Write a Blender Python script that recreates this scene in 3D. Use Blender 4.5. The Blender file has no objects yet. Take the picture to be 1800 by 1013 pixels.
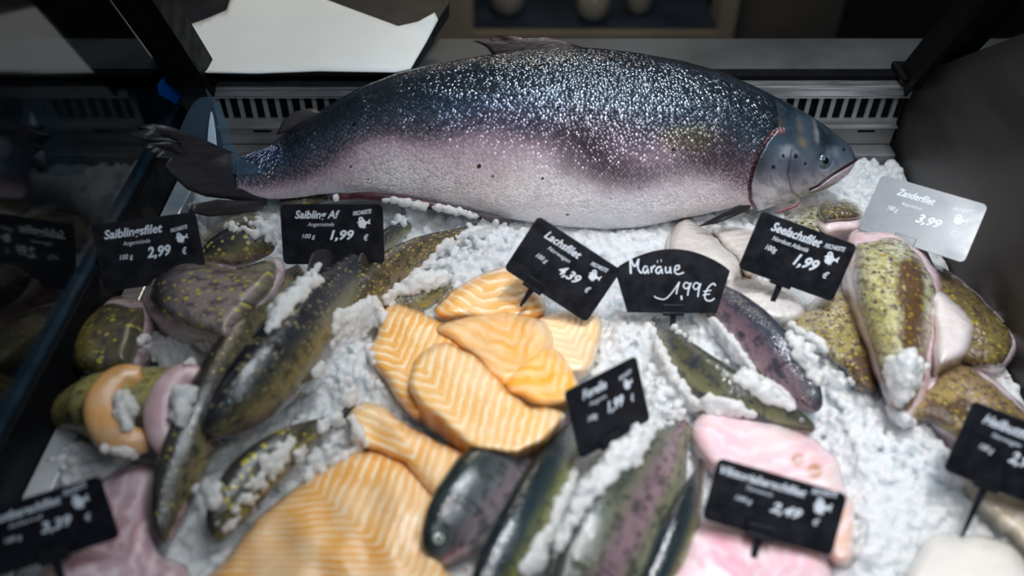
import bpy, bmesh, math, random
import numpy as np
from mathutils import Vector, Matrix, geometry
from mathutils.bvhtree import BVHTree

S = bpy.context.scene
C = S.collection
random.seed(7); RNG = np.random.default_rng(11)
PI = math.pi

# ------------------------------------------------------------------ camera
F = 1520.0; PITCH = math.radians(42.5); CH = 0.46
cam_d = bpy.data.cameras.new('camera'); cam = bpy.data.objects.new('camera', cam_d); C.objects.link(cam)
cam.location = (0, 0, CH); cam.rotation_euler = (PI/2 - PITCH, 0, 0)
cam_d.sensor_width = 36.0; cam_d.lens = 36.0*F/1800.0; cam_d.clip_start = 0.01
cam_d.dof.use_dof = True; cam_d.dof.focus_distance = 0.70; cam_d.dof.aperture_fstop = 2.9
S.camera = cam
# ------------------------------------------------------------------ world, lights, exposure
w = bpy.data.worlds.new('world'); S.world = w; w.use_nodes = True
bg = w.node_tree.nodes['Background']; bg.inputs[0].default_value = (0.45, 0.58, 0.8, 1); bg.inputs[1].default_value = 0.06
def area(name, loc, target, sx, sy, power, col):
    l = bpy.data.lights.new(name, 'AREA'); l.shape = 'RECTANGLE'; l.size = sx; l.size_y = sy; l.energy = power; l.color = col
    o = bpy.data.objects.new(name, l); C.objects.link(o); o.location = loc
    o.rotation_euler = (Vector(target)-Vector(loc)).to_track_quat('-Z', 'Y').to_euler(); return o
def spot(name, loc, target, power, ang, blend, rad, col):
    l = bpy.data.lights.new(name, 'SPOT'); l.energy = power; l.spot_size = math.radians(ang); l.spot_blend = blend
    l.shadow_soft_size = rad; l.color = col
    o = bpy.data.objects.new(name, l); C.objects.link(o); o.location = loc
    o.rotation_euler = (Vector(target)-Vector(loc)).to_track_quat('-Z', 'Y').to_euler(); return o
area('case_strip_light', (0.20, 0.50, 0.86), (0.17, 0.50, 0), 0.44, 0.20, 2.2, (0.84, 0.93, 1.0))
area('front_fill_light', (0.20, 0.05, 0.62), (0.14, 0.55, 0.04), 0.36, 0.05, 1.1, (0.88, 0.93, 1.0))  # added fill from the camera side, brightens the salmon belly
area('cabinet_fill_light', (0.0, 1.25, 0.75), (0.05, 1.6, -0.35), 0.30, 0.10, 4.0, (1.0, 0.86, 0.68))  # unseen lamp added to brighten the beige cabinet behind
spot('ceiling_spot', (0.27, 0.35, 1.45), (0.18, 0.47, 0), 34, 34, 1.0, 0.03, (0.93, 0.95, 1.0))
spot('front_spot', (0.15, 0.02, 1.4), (0.17, 0.38, 0), 26, 27, 1.0, 0.03, (1.0, 0.94, 0.95))
for i_ in range(10):      # bare LEDs of the case lamp
    l_ = bpy.data.lights.new('case_led', 'POINT'); l_.energy = 0.42; l_.shadow_soft_size = 0.004; l_.color = (0.86, 0.94, 1.0)
    o_ = bpy.data.objects.new('case_led', l_); C.objects.link(o_); o_.location = (-0.04+0.055*i_, 0.38, 0.74)
S.view_settings.view_transform = 'Standard'; S.view_settings.look = 'None'
S.view_settings.exposure = 0.0; S.view_settings.gamma = 1.0; S.view_settings.use_curve_mapping = False
S.cycles.use_denoising = True
S.cycles.max_bounces = 8; S.cycles.transparent_max_bounces = 12
S.cycles.sample_clamp_indirect = 4.0; S.cycles.caustics_reflective = False; S.cycles.caustics_refractive = False

# ------------------------------------------------------------------ geometry helpers
SP, CP = math.sin(PITCH), math.cos(PITCH)
def rayd(px, py):
    px = np.asarray(px, float); py = np.asarray(py, float)
    u = (px-900)/F; v = (py-506.5)/F
    return np.stack([u, CP - v*SP, -SP - v*CP], -1)
O3 = np.array([0, 0, CH])
def at(px, py, z=0.0):
    d = rayd(px, py); t = (np.asarray(z, float)-CH)/d[..., 2]
    return O3 + d*t[..., None]
def onplane(px, py, p0, n):
    d = rayd(px, py); n = np.asarray(n, float); t = ((np.asarray(p0)-O3)@n)/(d@n)
    return O3 + d*np.asarray(t)[..., None]
def onx(px, py, x):
    d = rayd(px, py); return O3 + d*(x/d[..., 0])[..., None]
def ony(px, py, y):
    d = rayd(px, py); return O3 + d*(y/d[..., 1])[..., None]

def catmull(pts, n, closed=False):
    P = np.array(pts, float); m = len(P)
    if closed: Q = np.vstack([P[-1], P, P[0], P[1]]); segs = m
    else: Q = np.vstack([2*P[0]-P[1], P, 2*P[-1]-P[-2]]); segs = m-1
    out = []
    for k in np.linspace(0, segs, n, endpoint=not closed):
        i = min(int(k), segs-1); t = k-i
        a, b, c, d = Q[i], Q[i+1], Q[i+2], Q[i+3]
        out.append(0.5*((2*b)+(c-a)*t+(2*a-5*b+4*c-d)*t*t+(3*b-a-3*c+d)*t**3))
    return np.array(out)
def smoothstep(a, b, x):
    t = np.clip((np.asarray(x, float)-a)/(b-a), 0, 1); return t*t*(3-2*t)
def snoise(x, y, f, seed=0):
    r = np.random.default_rng(seed); out = np.zeros_like(np.asarray(x, float))
    for i in range(7):
        a = r.uniform(0, 2*PI); k = f*r.uniform(0.5, 1.8)
        out += np.sin((x*math.cos(a)+y*math.sin(a))*k + r.uniform(0, 6.28))
    return out/3.7
def seg_dist(x, y, poly):
    P = np.array(poly, float); d = np.full(np.shape(x), 1e9)
    for a, b in zip(P[:-1], P[1:]):
        ab = b-a; t = np.clip(((x-a[0])*ab[0]+(y-a[1])*ab[1])/(ab@ab+1e-12), 0, 1)
        d = np.minimum(d, np.hypot(x-a[0]-t*ab[0], y-a[1]-t*ab[1]))
    return d
def inside(x, y, poly):
    r = np.zeros(np.shape(x), bool); P = list(poly); n = len(P)
    for i in range(n):
        x1, y1 = P[i]; x2, y2 = P[(i+1) % n]
        c = ((y1 > y) != (y2 > y)) & (x < (x2-x1)*(y-y1)/((y2-y1)+1e-12)+x1)
        r ^= c
    return r

# ------------------------------------------------------------------ object helpers
def root_loc(o):
    v = Vector((0, 0, 0))
    while o is not None: v += o.location; o = o.parent
    return v
def thing(name, label, cat, loc, group=None):
    o = bpy.data.objects.new(name, None); C.objects.link(o); o.location = tuple(float(c) for c in loc); o.empty_display_size = 0.02
    o['label'] = label; o['category'] = cat
    if group: o['group'] = group
    return o
def tag(o, label, cat, group=None, kind=None):
    o['label'] = label; o['category'] = cat
    if group: o['group'] = group
    if kind: o['kind'] = kind
    return o
def mesh(name, V, Fc, mat, parent=None, smooth=True, loc=None, col=None, uv=None, stripe=None, label=None, kind=None):
    V = np.asarray(V, float)
    off = np.array(root_loc(parent)) if parent is not None else (np.array(loc, float) if loc is not None else V.mean(0)*[1, 1, 0])
    me = bpy.data.meshes.new(name); me.from_pydata((V-off).tolist(), [], [tuple(int(i) for i in f) for f in Fc]); me.update()
    if not smooth and name not in ('lettering', 'fish_logo'):
        bm_ = bmesh.new(); bm_.from_mesh(me); bmesh.ops.recalc_face_normals(bm_, faces=bm_.faces); bm_.to_mesh(me); bm_.free()
    if smooth: me.polygons.foreach_set('use_smooth', [True]*len(me.polygons))
    if col is not None:
        ca = me.color_attributes.new('Col', 'FLOAT_COLOR', 'POINT')
        c4 = np.ones((len(V), 4)); c4[:, :3] = np.clip(col, 0, 1); ca.data.foreach_set('color', c4.ravel())
    if uv is not None:
        li = np.zeros(len(me.loops), int); me.loops.foreach_get('vertex_index', li)
        u = me.uv_layers.new(name='m'); u.data.foreach_set('uv', np.asarray(uv, float)[li].ravel())
    if stripe is not None:
        a = me.attributes.new('stripe', 'FLOAT', 'POINT'); a.data.foreach_set('value', np.asarray(stripe, float))
    if mat is not None:
        me.materials.append(mat)
    o = bpy.data.objects.new(name, me); C.objects.link(o)
    if parent is not None: o.parent = parent
    else: o.location = off
    if label: o['label'] = label
    if kind: o['kind'] = kind
    return o
def box_vf(x0, x1, y0, y1, z0, z1):
    V = [(x, y, z) for x in (x0, x1) for y in (y0, y1) for z in (z0, z1)]
    return V, [(0, 1, 3, 2), (4, 6, 7, 5), (0, 4, 5, 1), (2, 3, 7, 6), (0, 2, 6, 4), (1, 5, 7, 3)]
class MB:
    def __init__(s): s.V = []; s.F = []
    def add(s, V, Fc):
        n = len(s.V); s.V += [tuple(v) for v in V]; s.F += [tuple(i+n for i in f) for f in Fc]
    def box(s, *a): s.add(*box_vf(*a))
def prism(P0, P1):
    """solid between two matching loops of points"""
    n = len(P0); V = [tuple(p) for p in P0]+[tuple(p) for p in P1]
    return V, [tuple(range(n))[::-1], tuple(range(n, 2*n))]+[(i, (i+1) % n, n+(i+1) % n, n+i) for i in range(n)]
def bevel(o, w, seg=2):
    m = o.modifiers.new('b', 'BEVEL'); m.width = w; m.segments = seg; m.limit_method = 'ANGLE'; return o

# ------------------------------------------------------------------ materials
def newmat(name):
    m = bpy.data.materials.new(name); m.use_nodes = True; nt = m.node_tree
    return m, nt, nt.nodes['Principled BSDF']
def N(nt, t, **kw):
    n = nt.nodes.new(t)
    for k, v in kw.items(): setattr(n, k, v)
    return n
def L(nt, a, b): nt.links.new(a, b)
def math_n(nt, op, a, b=None, c=None):
    n = N(nt, 'ShaderNodeMath', operation=op)
    for i, v in enumerate((a, b, c)):
        if v is None: continue
        if isinstance(v, (int, float)): n.inputs[i].default_value = v
        else: L(nt, v, n.inputs[i])
    return n.outputs[0]
def mix_c(nt, fac, a, b, mode='MIX'):
    n = N(nt, 'ShaderNodeMix', data_type='RGBA', blend_type=mode)
    for i, v in ((0, fac), (6, a), (7, b)):
        if isinstance(v, (int, float)): n.inputs[i].default_value = v
        elif isinstance(v, tuple): n.inputs[i].default_value = (*v, 1)
        else: L(nt, v, n.inputs[i])
    return n.outputs[2]
def mrange(nt, v, a, b, c=0.0, d=1.0):
    n = N(nt, 'ShaderNodeMapRange', interpolation_type='SMOOTHSTEP')
    L(nt, v, n.inputs[0])
    for i, x in enumerate((a, b, c, d)): n.inputs[i+1].default_value = x
    return n.outputs[0]
def simple(name, col, rough=0.5, metal=0.0, noise=0.0, nscale=40, coat=0.0, bump=0.0, spec=0.5, aniso=None):
    m, nt, b = newmat(name)
    b.inputs['Base Color'].default_value = (*col, 1); b.inputs['Roughness'].default_value = rough; b.inputs['Metallic'].default_value = metal
    b.inputs['Coat Weight'].default_value = coat; b.inputs['Specular IOR Level'].default_value = spec
    if noise or bump:
        tc = N(nt, 'ShaderNodeTexCoord'); mp = N(nt, 'ShaderNodeMapping'); L(nt, tc.outputs['Object'], mp.inputs[0])
        if aniso: mp.inputs['Scale'].default_value = aniso
        nz = N(nt, 'ShaderNodeTexNoise'); nz.inputs['Scale'].default_value = nscale; nz.inputs['Detail'].default_value = 5; L(nt, mp.outputs[0], nz.inputs['Vector'])
        f = mrange(nt, nz.outputs[0], 0.3, 0.7)
        L(nt, mix_c(nt, f, tuple(c*(1-noise) for c in col), tuple(min(1, c*(1+noise)) for c in col)), b.inputs['Base Color'])
        L(nt, mrange(nt, nz.outputs[0], 0.2, 0.8, max(0.02, rough*0.75), min(1, rough*1.25)), b.inputs['Roughness'])
        if bump:
            bp = N(nt, 'ShaderNodeBump'); bp.inputs['Strength'].default_value = bump; bp.inputs['Distance'].default_value = 0.001
            L(nt, nz.outputs[0], bp.inputs['Height']); L(nt, bp.outputs[0], b.inputs['Normal'])
    return m

def skin_mat(name, spot=None, sscale=90, sthr=0.28, keep=0.5, mott=0.5, mscale=60, mcol=(0.03, 0.03, 0.02),
             scales=700, sbump=0.35, rough=0.28, metal=0.0, attr=False, drops=0.25, rot=0.0, coat=0.9, spot2=None, s2scale=60, s2thr=0.2, stretch=(1, 1), sss=0.0, scaledark=0.0):
    """wet fish skin: body colour from the painted pattern, mottling, spots, fine tilted scales"""
    m, nt, b = newmat(name)
    ca = N(nt, 'ShaderNodeVertexColor', layer_name='Col'); uv = N(nt, 'ShaderNodeUVMap', uv_map='m')
    mp = N(nt, 'ShaderNodeMapping'); mp.inputs['Scale'].default_value = (stretch[0], stretch[1], 1); mp.inputs['Rotation'].default_value = (0, 0, rot); L(nt, uv.outputs[0], mp.inputs[0])
    vec = mp.outputs[0]
    col = ca.outputs[0]
    nz = N(nt, 'ShaderNodeTexNoise'); nz.inputs['Scale'].default_value = mscale; nz.inputs['Detail'].default_value = 6; nz.inputs['Roughness'].default_value = 0.65; L(nt, vec, nz.inputs['Vector'])
    f = math_n(nt, 'MULTIPLY', mrange(nt, nz.outputs[0], 0.46, 0.62), mott)
    col = mix_c(nt, f, col, mcol)
    def spots(col, sc, thr, kp, c):
        v = N(nt, 'ShaderNodeTexVoronoi'); v.inputs['Scale'].default_value = sc; v.inputs['Randomness'].default_value = 0.95; L(nt, vec, v.inputs['Vector'])
        sep = N(nt, 'ShaderNodeSeparateColor'); L(nt, v.outputs['Color'], sep.inputs[0])
        th = math_n(nt, 'MULTIPLY', math_n(nt, 'ADD', math_n(nt, 'MULTIPLY', sep.outputs[1], 0.8), 0.5), thr)
        k = math_n(nt, 'LESS_THAN', sep.outputs[0], kp)
        d = math_n(nt, 'SUBTRACT', th, v.outputs['Distance'])
        return mix_c(nt, math_n(nt, 'MULTIPLY', mrange(nt, d, 0.0, thr*0.35), k), col, c)
    if spot: col = spots(col, sscale, sthr, keep, spot)
    if spot2: col = spots(col, s2scale, s2thr, 0.5, spot2)
    v = N(nt, 'ShaderNodeTexVoronoi'); v.inputs['Scale'].default_value = scales; v.inputs['Randomness'].default_value = 0.5; L(nt, vec, v.inputs['Vector'])
    if scaledark:
        e = mrange(nt, v.outputs['Distance'], 0.25, 0.6); am = N(nt, 'ShaderNodeAttribute', attribute_name='stripe').outputs['Fac']; col = mix_c(nt, math_n(nt, 'MULTIPLY', math_n(nt, 'MULTIPLY', e, scaledark), am), col, (0.02, 0.025, 0.035)); L(nt, math_n(nt, 'MULTIPLY', am, metal), b.inputs['Metallic'])
    L(nt, col, b.inputs['Base Color'])
    # each scale is a slightly tilted facet
    sc = N(nt, 'ShaderNodeVectorMath', operation='SCALE'); sc.inputs['Scale'].default_value = scales; L(nt, vec, sc.inputs[0])
    ps = N(nt, 'ShaderNodeVectorMath', operation='SCALE'); ps.inputs['Scale'].default_value = scales; L(nt, v.outputs['Position'], ps.inputs[0])
    df = N(nt, 'ShaderNodeVectorMath', operation='SUBTRACT'); L(nt, sc.outputs[0], df.inputs[0]); L(nt, ps.outputs[0], df.inputs[1])
    cc = N(nt, 'ShaderNodeVectorMath', operation='SUBTRACT'); L(nt, v.outputs['Color'], cc.inputs[0]); cc.inputs[1].default_value = (0.5, 0.5, 0.5)
    dt = N(nt, 'ShaderNodeVectorMath', operation='DOT_PRODUCT'); L(nt, df.outputs[0], dt.inputs[0]); L(nt, cc.outputs[0], dt.inputs[1])
    hgt = math_n(nt, 'SUBTRACT', dt.outputs['Value'], math_n(nt, 'MULTIPLY', v.outputs['Distance'], 0.5))
    hgt = math_n(nt, 'ADD', hgt, math_n(nt, 'MULTIPLY', nz.outputs[0], 0.6))
    bp = N(nt, 'ShaderNodeBump'); bp.inputs['Strength'].default_value = sbump; bp.inputs['Distance'].default_value = 1.0/scales
    L(nt, hgt, bp.inputs['Height']); L(nt, bp.outputs[0], b.inputs['Normal'])
    nd = N(nt, 'ShaderNodeTexNoise'); nd.inputs['Scale'].default_value = 320; nd.inputs['Detail'].default_value = 2; L(nt, uv.outputs[0], nd.inputs['Vector'])
    b2 = N(nt, 'ShaderNodeBump'); b2.inputs['Strength'].default_value = drops; b2.inputs['Distance'].default_value = 0.0012; L(nt, nd.outputs[0], b2.inputs['Height']); L(nt, bp.outputs[0], b2.inputs['Normal']); L(nt, b2.outputs[0], b.inputs['Coat Normal'])
    b.inputs['Roughness'].default_value = rough; b.inputs['Metallic'].default_value = metal; b.inputs['Coat Weight'].default_value = coat; b.inputs['Coat Roughness'].default_value = 0.06
    if sss:
        b.inputs['Subsurface Weight'].default_value = sss; b.inputs['Subsurface Radius'].default_value = (0.004, 0.002, 0.0015); b.inputs['Subsurface Scale'].default_value = 1.0
    return m

def flesh_mat(name, line=(0.95, 0.8, 0.66), lw=0.22, lstr=0.8, rough=0.28, nscale=90, dark=0.25, sss=0.35, bump=0.3, coat=0.5, wobble=1.6, blotch=0.3):
    m, nt, b = newmat(name)
    ca = N(nt, 'ShaderNodeVertexColor', layer_name='Col'); uv = N(nt, 'ShaderNodeUVMap', uv_map='m'); at_ = N(nt, 'ShaderNodeAttribute', attribute_name='stripe')
    nz = N(nt, 'ShaderNodeTexNoise'); nz.inputs['Scale'].default_value = nscale; nz.inputs['Detail'].default_value = 5; L(nt, uv.outputs[0], nz.inputs['Vector'])
    nf = N(nt, 'ShaderNodeTexNoise'); nf.inputs['Scale'].default_value = 900; nf.inputs['Detail'].default_value = 3; L(nt, uv.outputs[0], nf.inputs['Vector'])
    st = math_n(nt, 'ADD', at_.outputs['Fac'], math_n(nt, 'MULTIPLY', math_n(nt, 'SUBTRACT', nz.outputs[0], 0.5), wobble))
    fr = math_n(nt, 'PINGPONG', st, 0.5)      # 0 .. .5
    lf = mrange(nt, fr, lw*0.25, lw, 1.0, 0.0)
    col = mix_c(nt, math_n(nt, 'MULTIPLY', mrange(nt, nf.outputs[0], 0.35, 0.7), dark), ca.outputs[0], mix_c(nt, 1.0, ca.outputs[0], (0.95, 0.62, 0.35), 'MULTIPLY'))
    br = mrange(nt, nz.outputs[0], 0.3, 0.6, 0.35, 1.0)
    nl2 = N(nt, 'ShaderNodeTexNoise'); nl2.inputs['Scale'].default_value = 45; nl2.inputs['Detail'].default_value = 4; L(nt, uv.outputs[0], nl2.inputs['Vector'])
    col = mix_c(nt, mrange(nt, nl2.outputs[0], 0.42, 0.7, 0.0, blotch), col, line)
    col = mix_c(nt, math_n(nt, 'MULTIPLY', math_n(nt, 'MULTIPLY', lf, lstr), br), col, line)
    L(nt, col, b.inputs['Base Color'])
    hgt = math_n(nt, 'ADD', math_n(nt, 'MULTIPLY', fr, 0.9), math_n(nt, 'ADD', math_n(nt, 'MULTIPLY', nf.outputs[0], 0.35), nz.outputs[0]))
    bp = N(nt, 'ShaderNodeBump'); bp.inputs['Strength'].default_value = bump; bp.inputs['Distance'].default_value = 0.002
    L(nt, hgt, bp.inputs['Height']); L(nt, bp.outputs[0], b.inputs['Normal'])
    nd = N(nt, 'ShaderNodeTexNoise'); nd.inputs['Scale'].default_value = 260; nd.inputs['Detail'].default_value = 3; L(nt, uv.outputs[0], nd.inputs['Vector'])
    b2 = N(nt, 'ShaderNodeBump'); b2.inputs['Strength'].default_value = 0.6; b2.inputs['Distance'].default_value = 0.0015; L(nt, nd.outputs[0], b2.inputs['Height']); L(nt, bp.outputs[0], b2.inputs['Normal']); L(nt, b2.outputs[0], b.inputs['Coat Normal'])
    b.inputs['Roughness'].default_value = rough; b.inputs['Coat Weight'].default_value = coat; b.inputs['Coat Roughness'].default_value = 0.08
    b.inputs['Subsurface Weight'].default_value = sss; b.inputs['Subsurface Radius'].default_value = (0.004, 0.0028, 0.0015); b.inputs['Subsurface Scale'].default_value = 1.0
    return m

M = {}
M['steel'] = simple('brushed_steel', (0.55, 0.57, 0.60), 0.32, 0.9, 0.12, 30, aniso=(1, 12, 12))
M['steel_dull'] = simple('dull_steel', (0.22, 0.22, 0.225), 0.5, 0.4, 0.2, 25)
M['panel'] = simple('stained_steel', (0.075, 0.068, 0.066), 0.45, 0.6, 0.3, 9, aniso=(1, 1, 3))
M['black'] = simple('black_powdercoat', (0.003, 0.0035, 0.005), 0.6, 0, 0.3, 60, spec=0.1)
M['counter'] = simple('grey_counter', (0.045, 0.052, 0.055), 0.55, 0, 0.25, 14, bump=0.2)
M['paper'] = simple('white_paper', (0.80, 0.83, 0.82), 0.75, 0, 0.02, 20)
M['tray'] = simple('black_tray', (0.02, 0.022, 0.025), 0.35, 0, 0.1, 40)
M['card'] = simple('black_card', (0.006, 0.007, 0.011), 0.42, 0, 0.25, 120, spec=0.4)
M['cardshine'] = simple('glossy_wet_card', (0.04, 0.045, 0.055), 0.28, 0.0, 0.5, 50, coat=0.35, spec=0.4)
M['print'] = simple('white_print', (0.72, 0.78, 0.85), 0.6, 0, 0.06, 200)
M['clip'] = simple('black_plastic', (0.012, 0.013, 0.016), 0.22, 0, 0.1, 90)
M['beige'] = simple('beige_frame', (0.17, 0.145, 0.11), 0.6, 0, 0.15, 9)
M['darkblue'] = simple('dark_recess', (0.012, 0.02, 0.032), 0.4, 0, 0.4, 8)
M['darkwood'] = simple('dark_cladding', (0.016, 0.014, 0.012), 0.6, 0, 0.4, 12, aniso=(12, 1, 1))
M['jar'] = simple('stoneware', (0.20, 0.185, 0.16), 0.2, 0, 0.15, 20, coat=0.5)
M['blue'] = simple('blue_film', (0.0, 0.13, 0.62), 0.4, 0, 0.2, 60)
M['floor'] = simple('dark_floor', (0.012, 0.013, 0.015), 0.6, 0, 0.3, 5)
M['eye_white'] = simple('eye_silver', (0.10, 0.17, 0.18), 0.12, 0.3, 0.4, 300, coat=1.0)
M['eye_pale'] = simple('eye_pale', (0.42, 0.48, 0.44), 0.12, 0.2, 0.2, 300, coat=1.0)
M['pupil'] = simple('pupil', (0.004, 0.006, 0.008), 0.08, 0, 0.1, 90, coat=1.0)
M['gill'] = simple('gill_red', (0.20, 0.05, 0.07), 0.35, 0, 0.4, 300, coat=0.6)
M['cavity'] = simple('belly_cavity', (0.07, 0.018, 0.024), 0.4, 0, 0.4, 200, coat=0.4)
# glass pane: clear sheet that mirrors what stands inside the case
m, nt, b = newmat('clear_glass'); nt.nodes.remove(b)
fz = N(nt, 'ShaderNodeFresnel'); fz.inputs[0].default_value = 1.95
tr = N(nt, 'ShaderNodeBsdfTransparent'); tr.inputs[0].default_value = (0.6, 0.66, 0.7, 1)
gl = N(nt, 'ShaderNodeBsdfGlossy'); gl.inputs['Roughness'].default_value = 0.07
mx = N(nt, 'ShaderNodeMixShader'); geo = N(nt, 'ShaderNodeNewGeometry'); L(nt, math_n(nt, 'MULTIPLY', fz.outputs[0], math_n(nt, 'SUBTRACT', 1.0, geo.outputs['Backfacing'])), mx.inputs[0]); L(nt, tr.outputs[0], mx.inputs[1]); L(nt, gl.outputs[0], mx.inputs[2])
L(nt, mx.outputs[0], nt.nodes['Material Output'].inputs[0]); M['glass'] = m
# see-through bluish haze, stands in for a lamp glare
m, nt, b = newmat('glare_haze'); nt.nodes.remove(b)
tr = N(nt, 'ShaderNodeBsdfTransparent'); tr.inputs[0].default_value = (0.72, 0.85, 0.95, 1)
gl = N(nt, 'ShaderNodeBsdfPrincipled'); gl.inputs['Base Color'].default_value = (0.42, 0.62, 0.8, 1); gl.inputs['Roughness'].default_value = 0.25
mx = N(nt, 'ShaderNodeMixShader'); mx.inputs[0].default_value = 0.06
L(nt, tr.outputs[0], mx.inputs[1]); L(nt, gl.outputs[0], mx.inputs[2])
L(nt, mx.outputs[0], nt.nodes['Material Output'].inputs[0]); M['haze'] = m
# ice
m, nt, b = newmat('crushed_ice')
tc = N(nt, 'ShaderNodeTexCoord'); nz = N(nt, 'ShaderNodeTexNoise'); nz.inputs['Scale'].default_value = 220; nz.inputs['Detail'].default_value = 6; L(nt, tc.outputs['Object'], nz.inputs['Vector'])
L(nt, mix_c(nt, mrange(nt, nz.outputs[0], 0.3, 0.7), (0.86, 0.92, 0.96), (0.97, 0.985, 1.0)), b.inputs['Base Color'])
b.inputs['Roughness'].default_value = 0.25; b.inputs['IOR'].default_value = 1.31
b.inputs['Subsurface Weight'].default_value = 1.0; b.inputs['Subsurface Radius'].default_value = (0.005, 0.0062, 0.0075); b.inputs['Subsurface Scale'].default_value = 1.0
bp = N(nt, 'ShaderNodeBump'); bp.inputs['Strength'].default_value = 0.5; bp.inputs['Distance'].default_value = 0.001; L(nt, nz.outputs[0], bp.inputs['Height']); L(nt, bp.outputs[0], b.inputs['Normal'])
gg = N(nt, 'ShaderNodeBsdfTranslucent'); gg.inputs['Color'].default_value = (0.93, 0.97, 1.0, 1)
mx = N(nt, 'ShaderNodeMixShader'); mx.inputs[0].default_value = 0.30; L(nt, b.outputs[0], mx.inputs[1]); L(nt, gg.outputs[0], mx.inputs[2])
L(nt, mx.outputs[0], nt.nodes['Material Output'].inputs[0]); M['ice'] = m

M['salmon'] = skin_mat('salmon_skin', spot=(0.008, 0.010, 0.014), sscale=75, sthr=0.16, keep=0.35, mott=0.12, mscale=45, mcol=(0.05, 0.06, 0.08),
                       scales=430, sbump=0.42, rough=0.25, metal=0.6, stretch=(1, 1.05), rot=0.785, scaledark=0.7)
M['salmon_head'] = skin_mat('salmon_head', mott=0.45, mscale=110, mcol=(0.06, 0.07, 0.085), scales=600, sbump=0.14, rough=0.26, metal=0.1, drops=0.7)
M['char'] = skin_mat('char_skin', spot=(0.34, 0.29, 0.07), sscale=230, sthr=0.26, keep=0.8, mott=0.85, mscale=130, mcol=(0.025, 0.022, 0.018), scales=1200, sbump=0.2, rough=0.25)
M['chardark'] = skin_mat('dark_char_skin', spot=(0.17, 0.15, 0.07), sscale=300, sthr=0.42, keep=0.7, mott=0.7, mscale=90, mcol=(0.012, 0.012, 0.014), scales=1200, sbump=0.2, rough=0.22, drops=0.4)
M['bronze'] = skin_mat('bronze_char_skin', spot=(0.30, 0.22, 0.06), sscale=300, sthr=0.44, keep=0.8, mott=0.85, mscale=120, mcol=(0.02, 0.017, 0.012), scales=1100, sbump=0.3, rough=0.26)
M['charfil'] = skin_mat('char_fillet_skin', spot=(0.44, 0.38, 0.07), sscale=215, sthr=0.36, keep=0.95, mott=0.8, mscale=110, mcol=(0.04, 0.035, 0.045), scales=1300, sbump=0.25, rough=0.3)
M['marble'] = skin_mat('marbled_char_skin', spot=(0.42, 0.36, 0.03), sscale=240, sthr=0.42, keep=0.85, mott=0.85, mscale=130, mcol=(0.02, 0.018, 0.014), scales=1200, sbump=0.25, rough=0.3)
M['trout'] = skin_mat('trout_skin', spot=(0.012, 0.016, 0.016), sscale=210, sthr=0.24, keep=0.5, mott=0.75, mscale=110, mcol=(0.03, 0.04, 0.035), scales=1100, sbump=0.18, rough=0.2)
M['white'] = skin_mat('whitefish_skin', spot=(0.02, 0.03, 0.045), sscale=200, sthr=0.3, keep=0.25, mott=0.9, mscale=60, mcol=(0.03, 0.035, 0.05), scales=900, sbump=0.3, rough=0.22)
M['zander'] = skin_mat('zander_skin', spot=(0.38, 0.29, 0.03), sscale=330, sthr=0.46, keep=0.38, mott=0.85, mscale=170, mcol=(0.09, 0.055, 0.03), scales=650, sbump=0.6, rough=0.3,
                       spot2=(0.05, 0.045, 0.055), s2scale=260, s2thr=0.36)
M['fin'] = skin_mat('fin', mott=0.6, mscale=90, mcol=(0.004, 0.004, 0.006), scales=500, sbump=0.2, rough=0.5, coat=0.15, stretch=(0.25, 2.0))
M['salmonflesh'] = flesh_mat('salmon_flesh', line=(0.97, 0.80, 0.56), lw=0.24, lstr=0.9, wobble=0.9)
M['salmonsmooth'] = flesh_mat('smooth_salmon_flesh', line=(0.96, 0.74, 0.50), lw=0.4, lstr=0.45, nscale=60, dark=0.3, bump=0.5)
M['whiteflesh'] = flesh_mat('white_flesh', line=(0.80, 0.74, 0.70), lw=0.18, lstr=0.45, dark=0.05, rough=0.2, sss=0.45, bump=0.5, coat=0.8)
M['pinkflesh'] = flesh_mat('pink_flesh', line=(0.9, 0.78, 0.80), lw=0.3, lstr=0.6, dark=0.04, rough=0.22, sss=0.45, bump=0.35, coat=0.7)

# ------------------------------------------------------------------ the setting: the display case and what stands behind
YB = 0.681; XL, XR = -0.268, 0.349
def st(name, mb, mat, bev=0.0):
    o = mesh(name, mb.V, mb.F, mat, smooth=False, loc=(0, 0, 0)); o['kind'] = 'structure'
    if bev: bevel(o, bev)
    return o
b_ = MB(); b_.box(-3, 3, -1, 3, -0.95, -0.93); st('floor', b_, M['floor'])
b_ = MB(); b_.box(-3, 3, 2.2, 2.25, -0.93, 1.6); st('wall_back', b_, M['darkwood'])
# steel trough below the ice
b_ = MB(); b_.box(-0.305, 0.36, 0.12, 0.70, -0.05, -0.022); st('trim_1', b_, M['steel_dull'])
# side wall right (stained steel), top edge climbs towards the front
n0 = [(0.352, YB, -0.04), (0.352, YB, 0.088), (0.352, 0.554, 0.190), (0.352, 0.30, 0.30), (0.352, 0.12, 0.36), (0.352, 0.12, -0.04)]
V, Fc = prism(n0, [(p[0]+0.012, p[1], p[2]) for p in n0]); b_ = MB(); b_.add(V, Fc); st('wall_right', b_, M['panel'])
# left wall: black sill under the glass, steel lip inside it
b_ = MB(); b_.box(-0.312, -0.292, 0.12, YB, -0.04, 0.058); st('wall_left', b_, M['black'], 0.002)
b_ = MB(); b_.box(-0.2915, -0.284, 0.12, YB-0.002, -0.022, 0.018); b_.box(-0.2915, -0.276, 0.12, YB-0.002, 0.018, 0.021); st('trim_2', b_, simple('bright_steel_lip', (0.75, 0.78, 0.80), 0.28, 0.45, 0.1, 30), 0.001)
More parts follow.
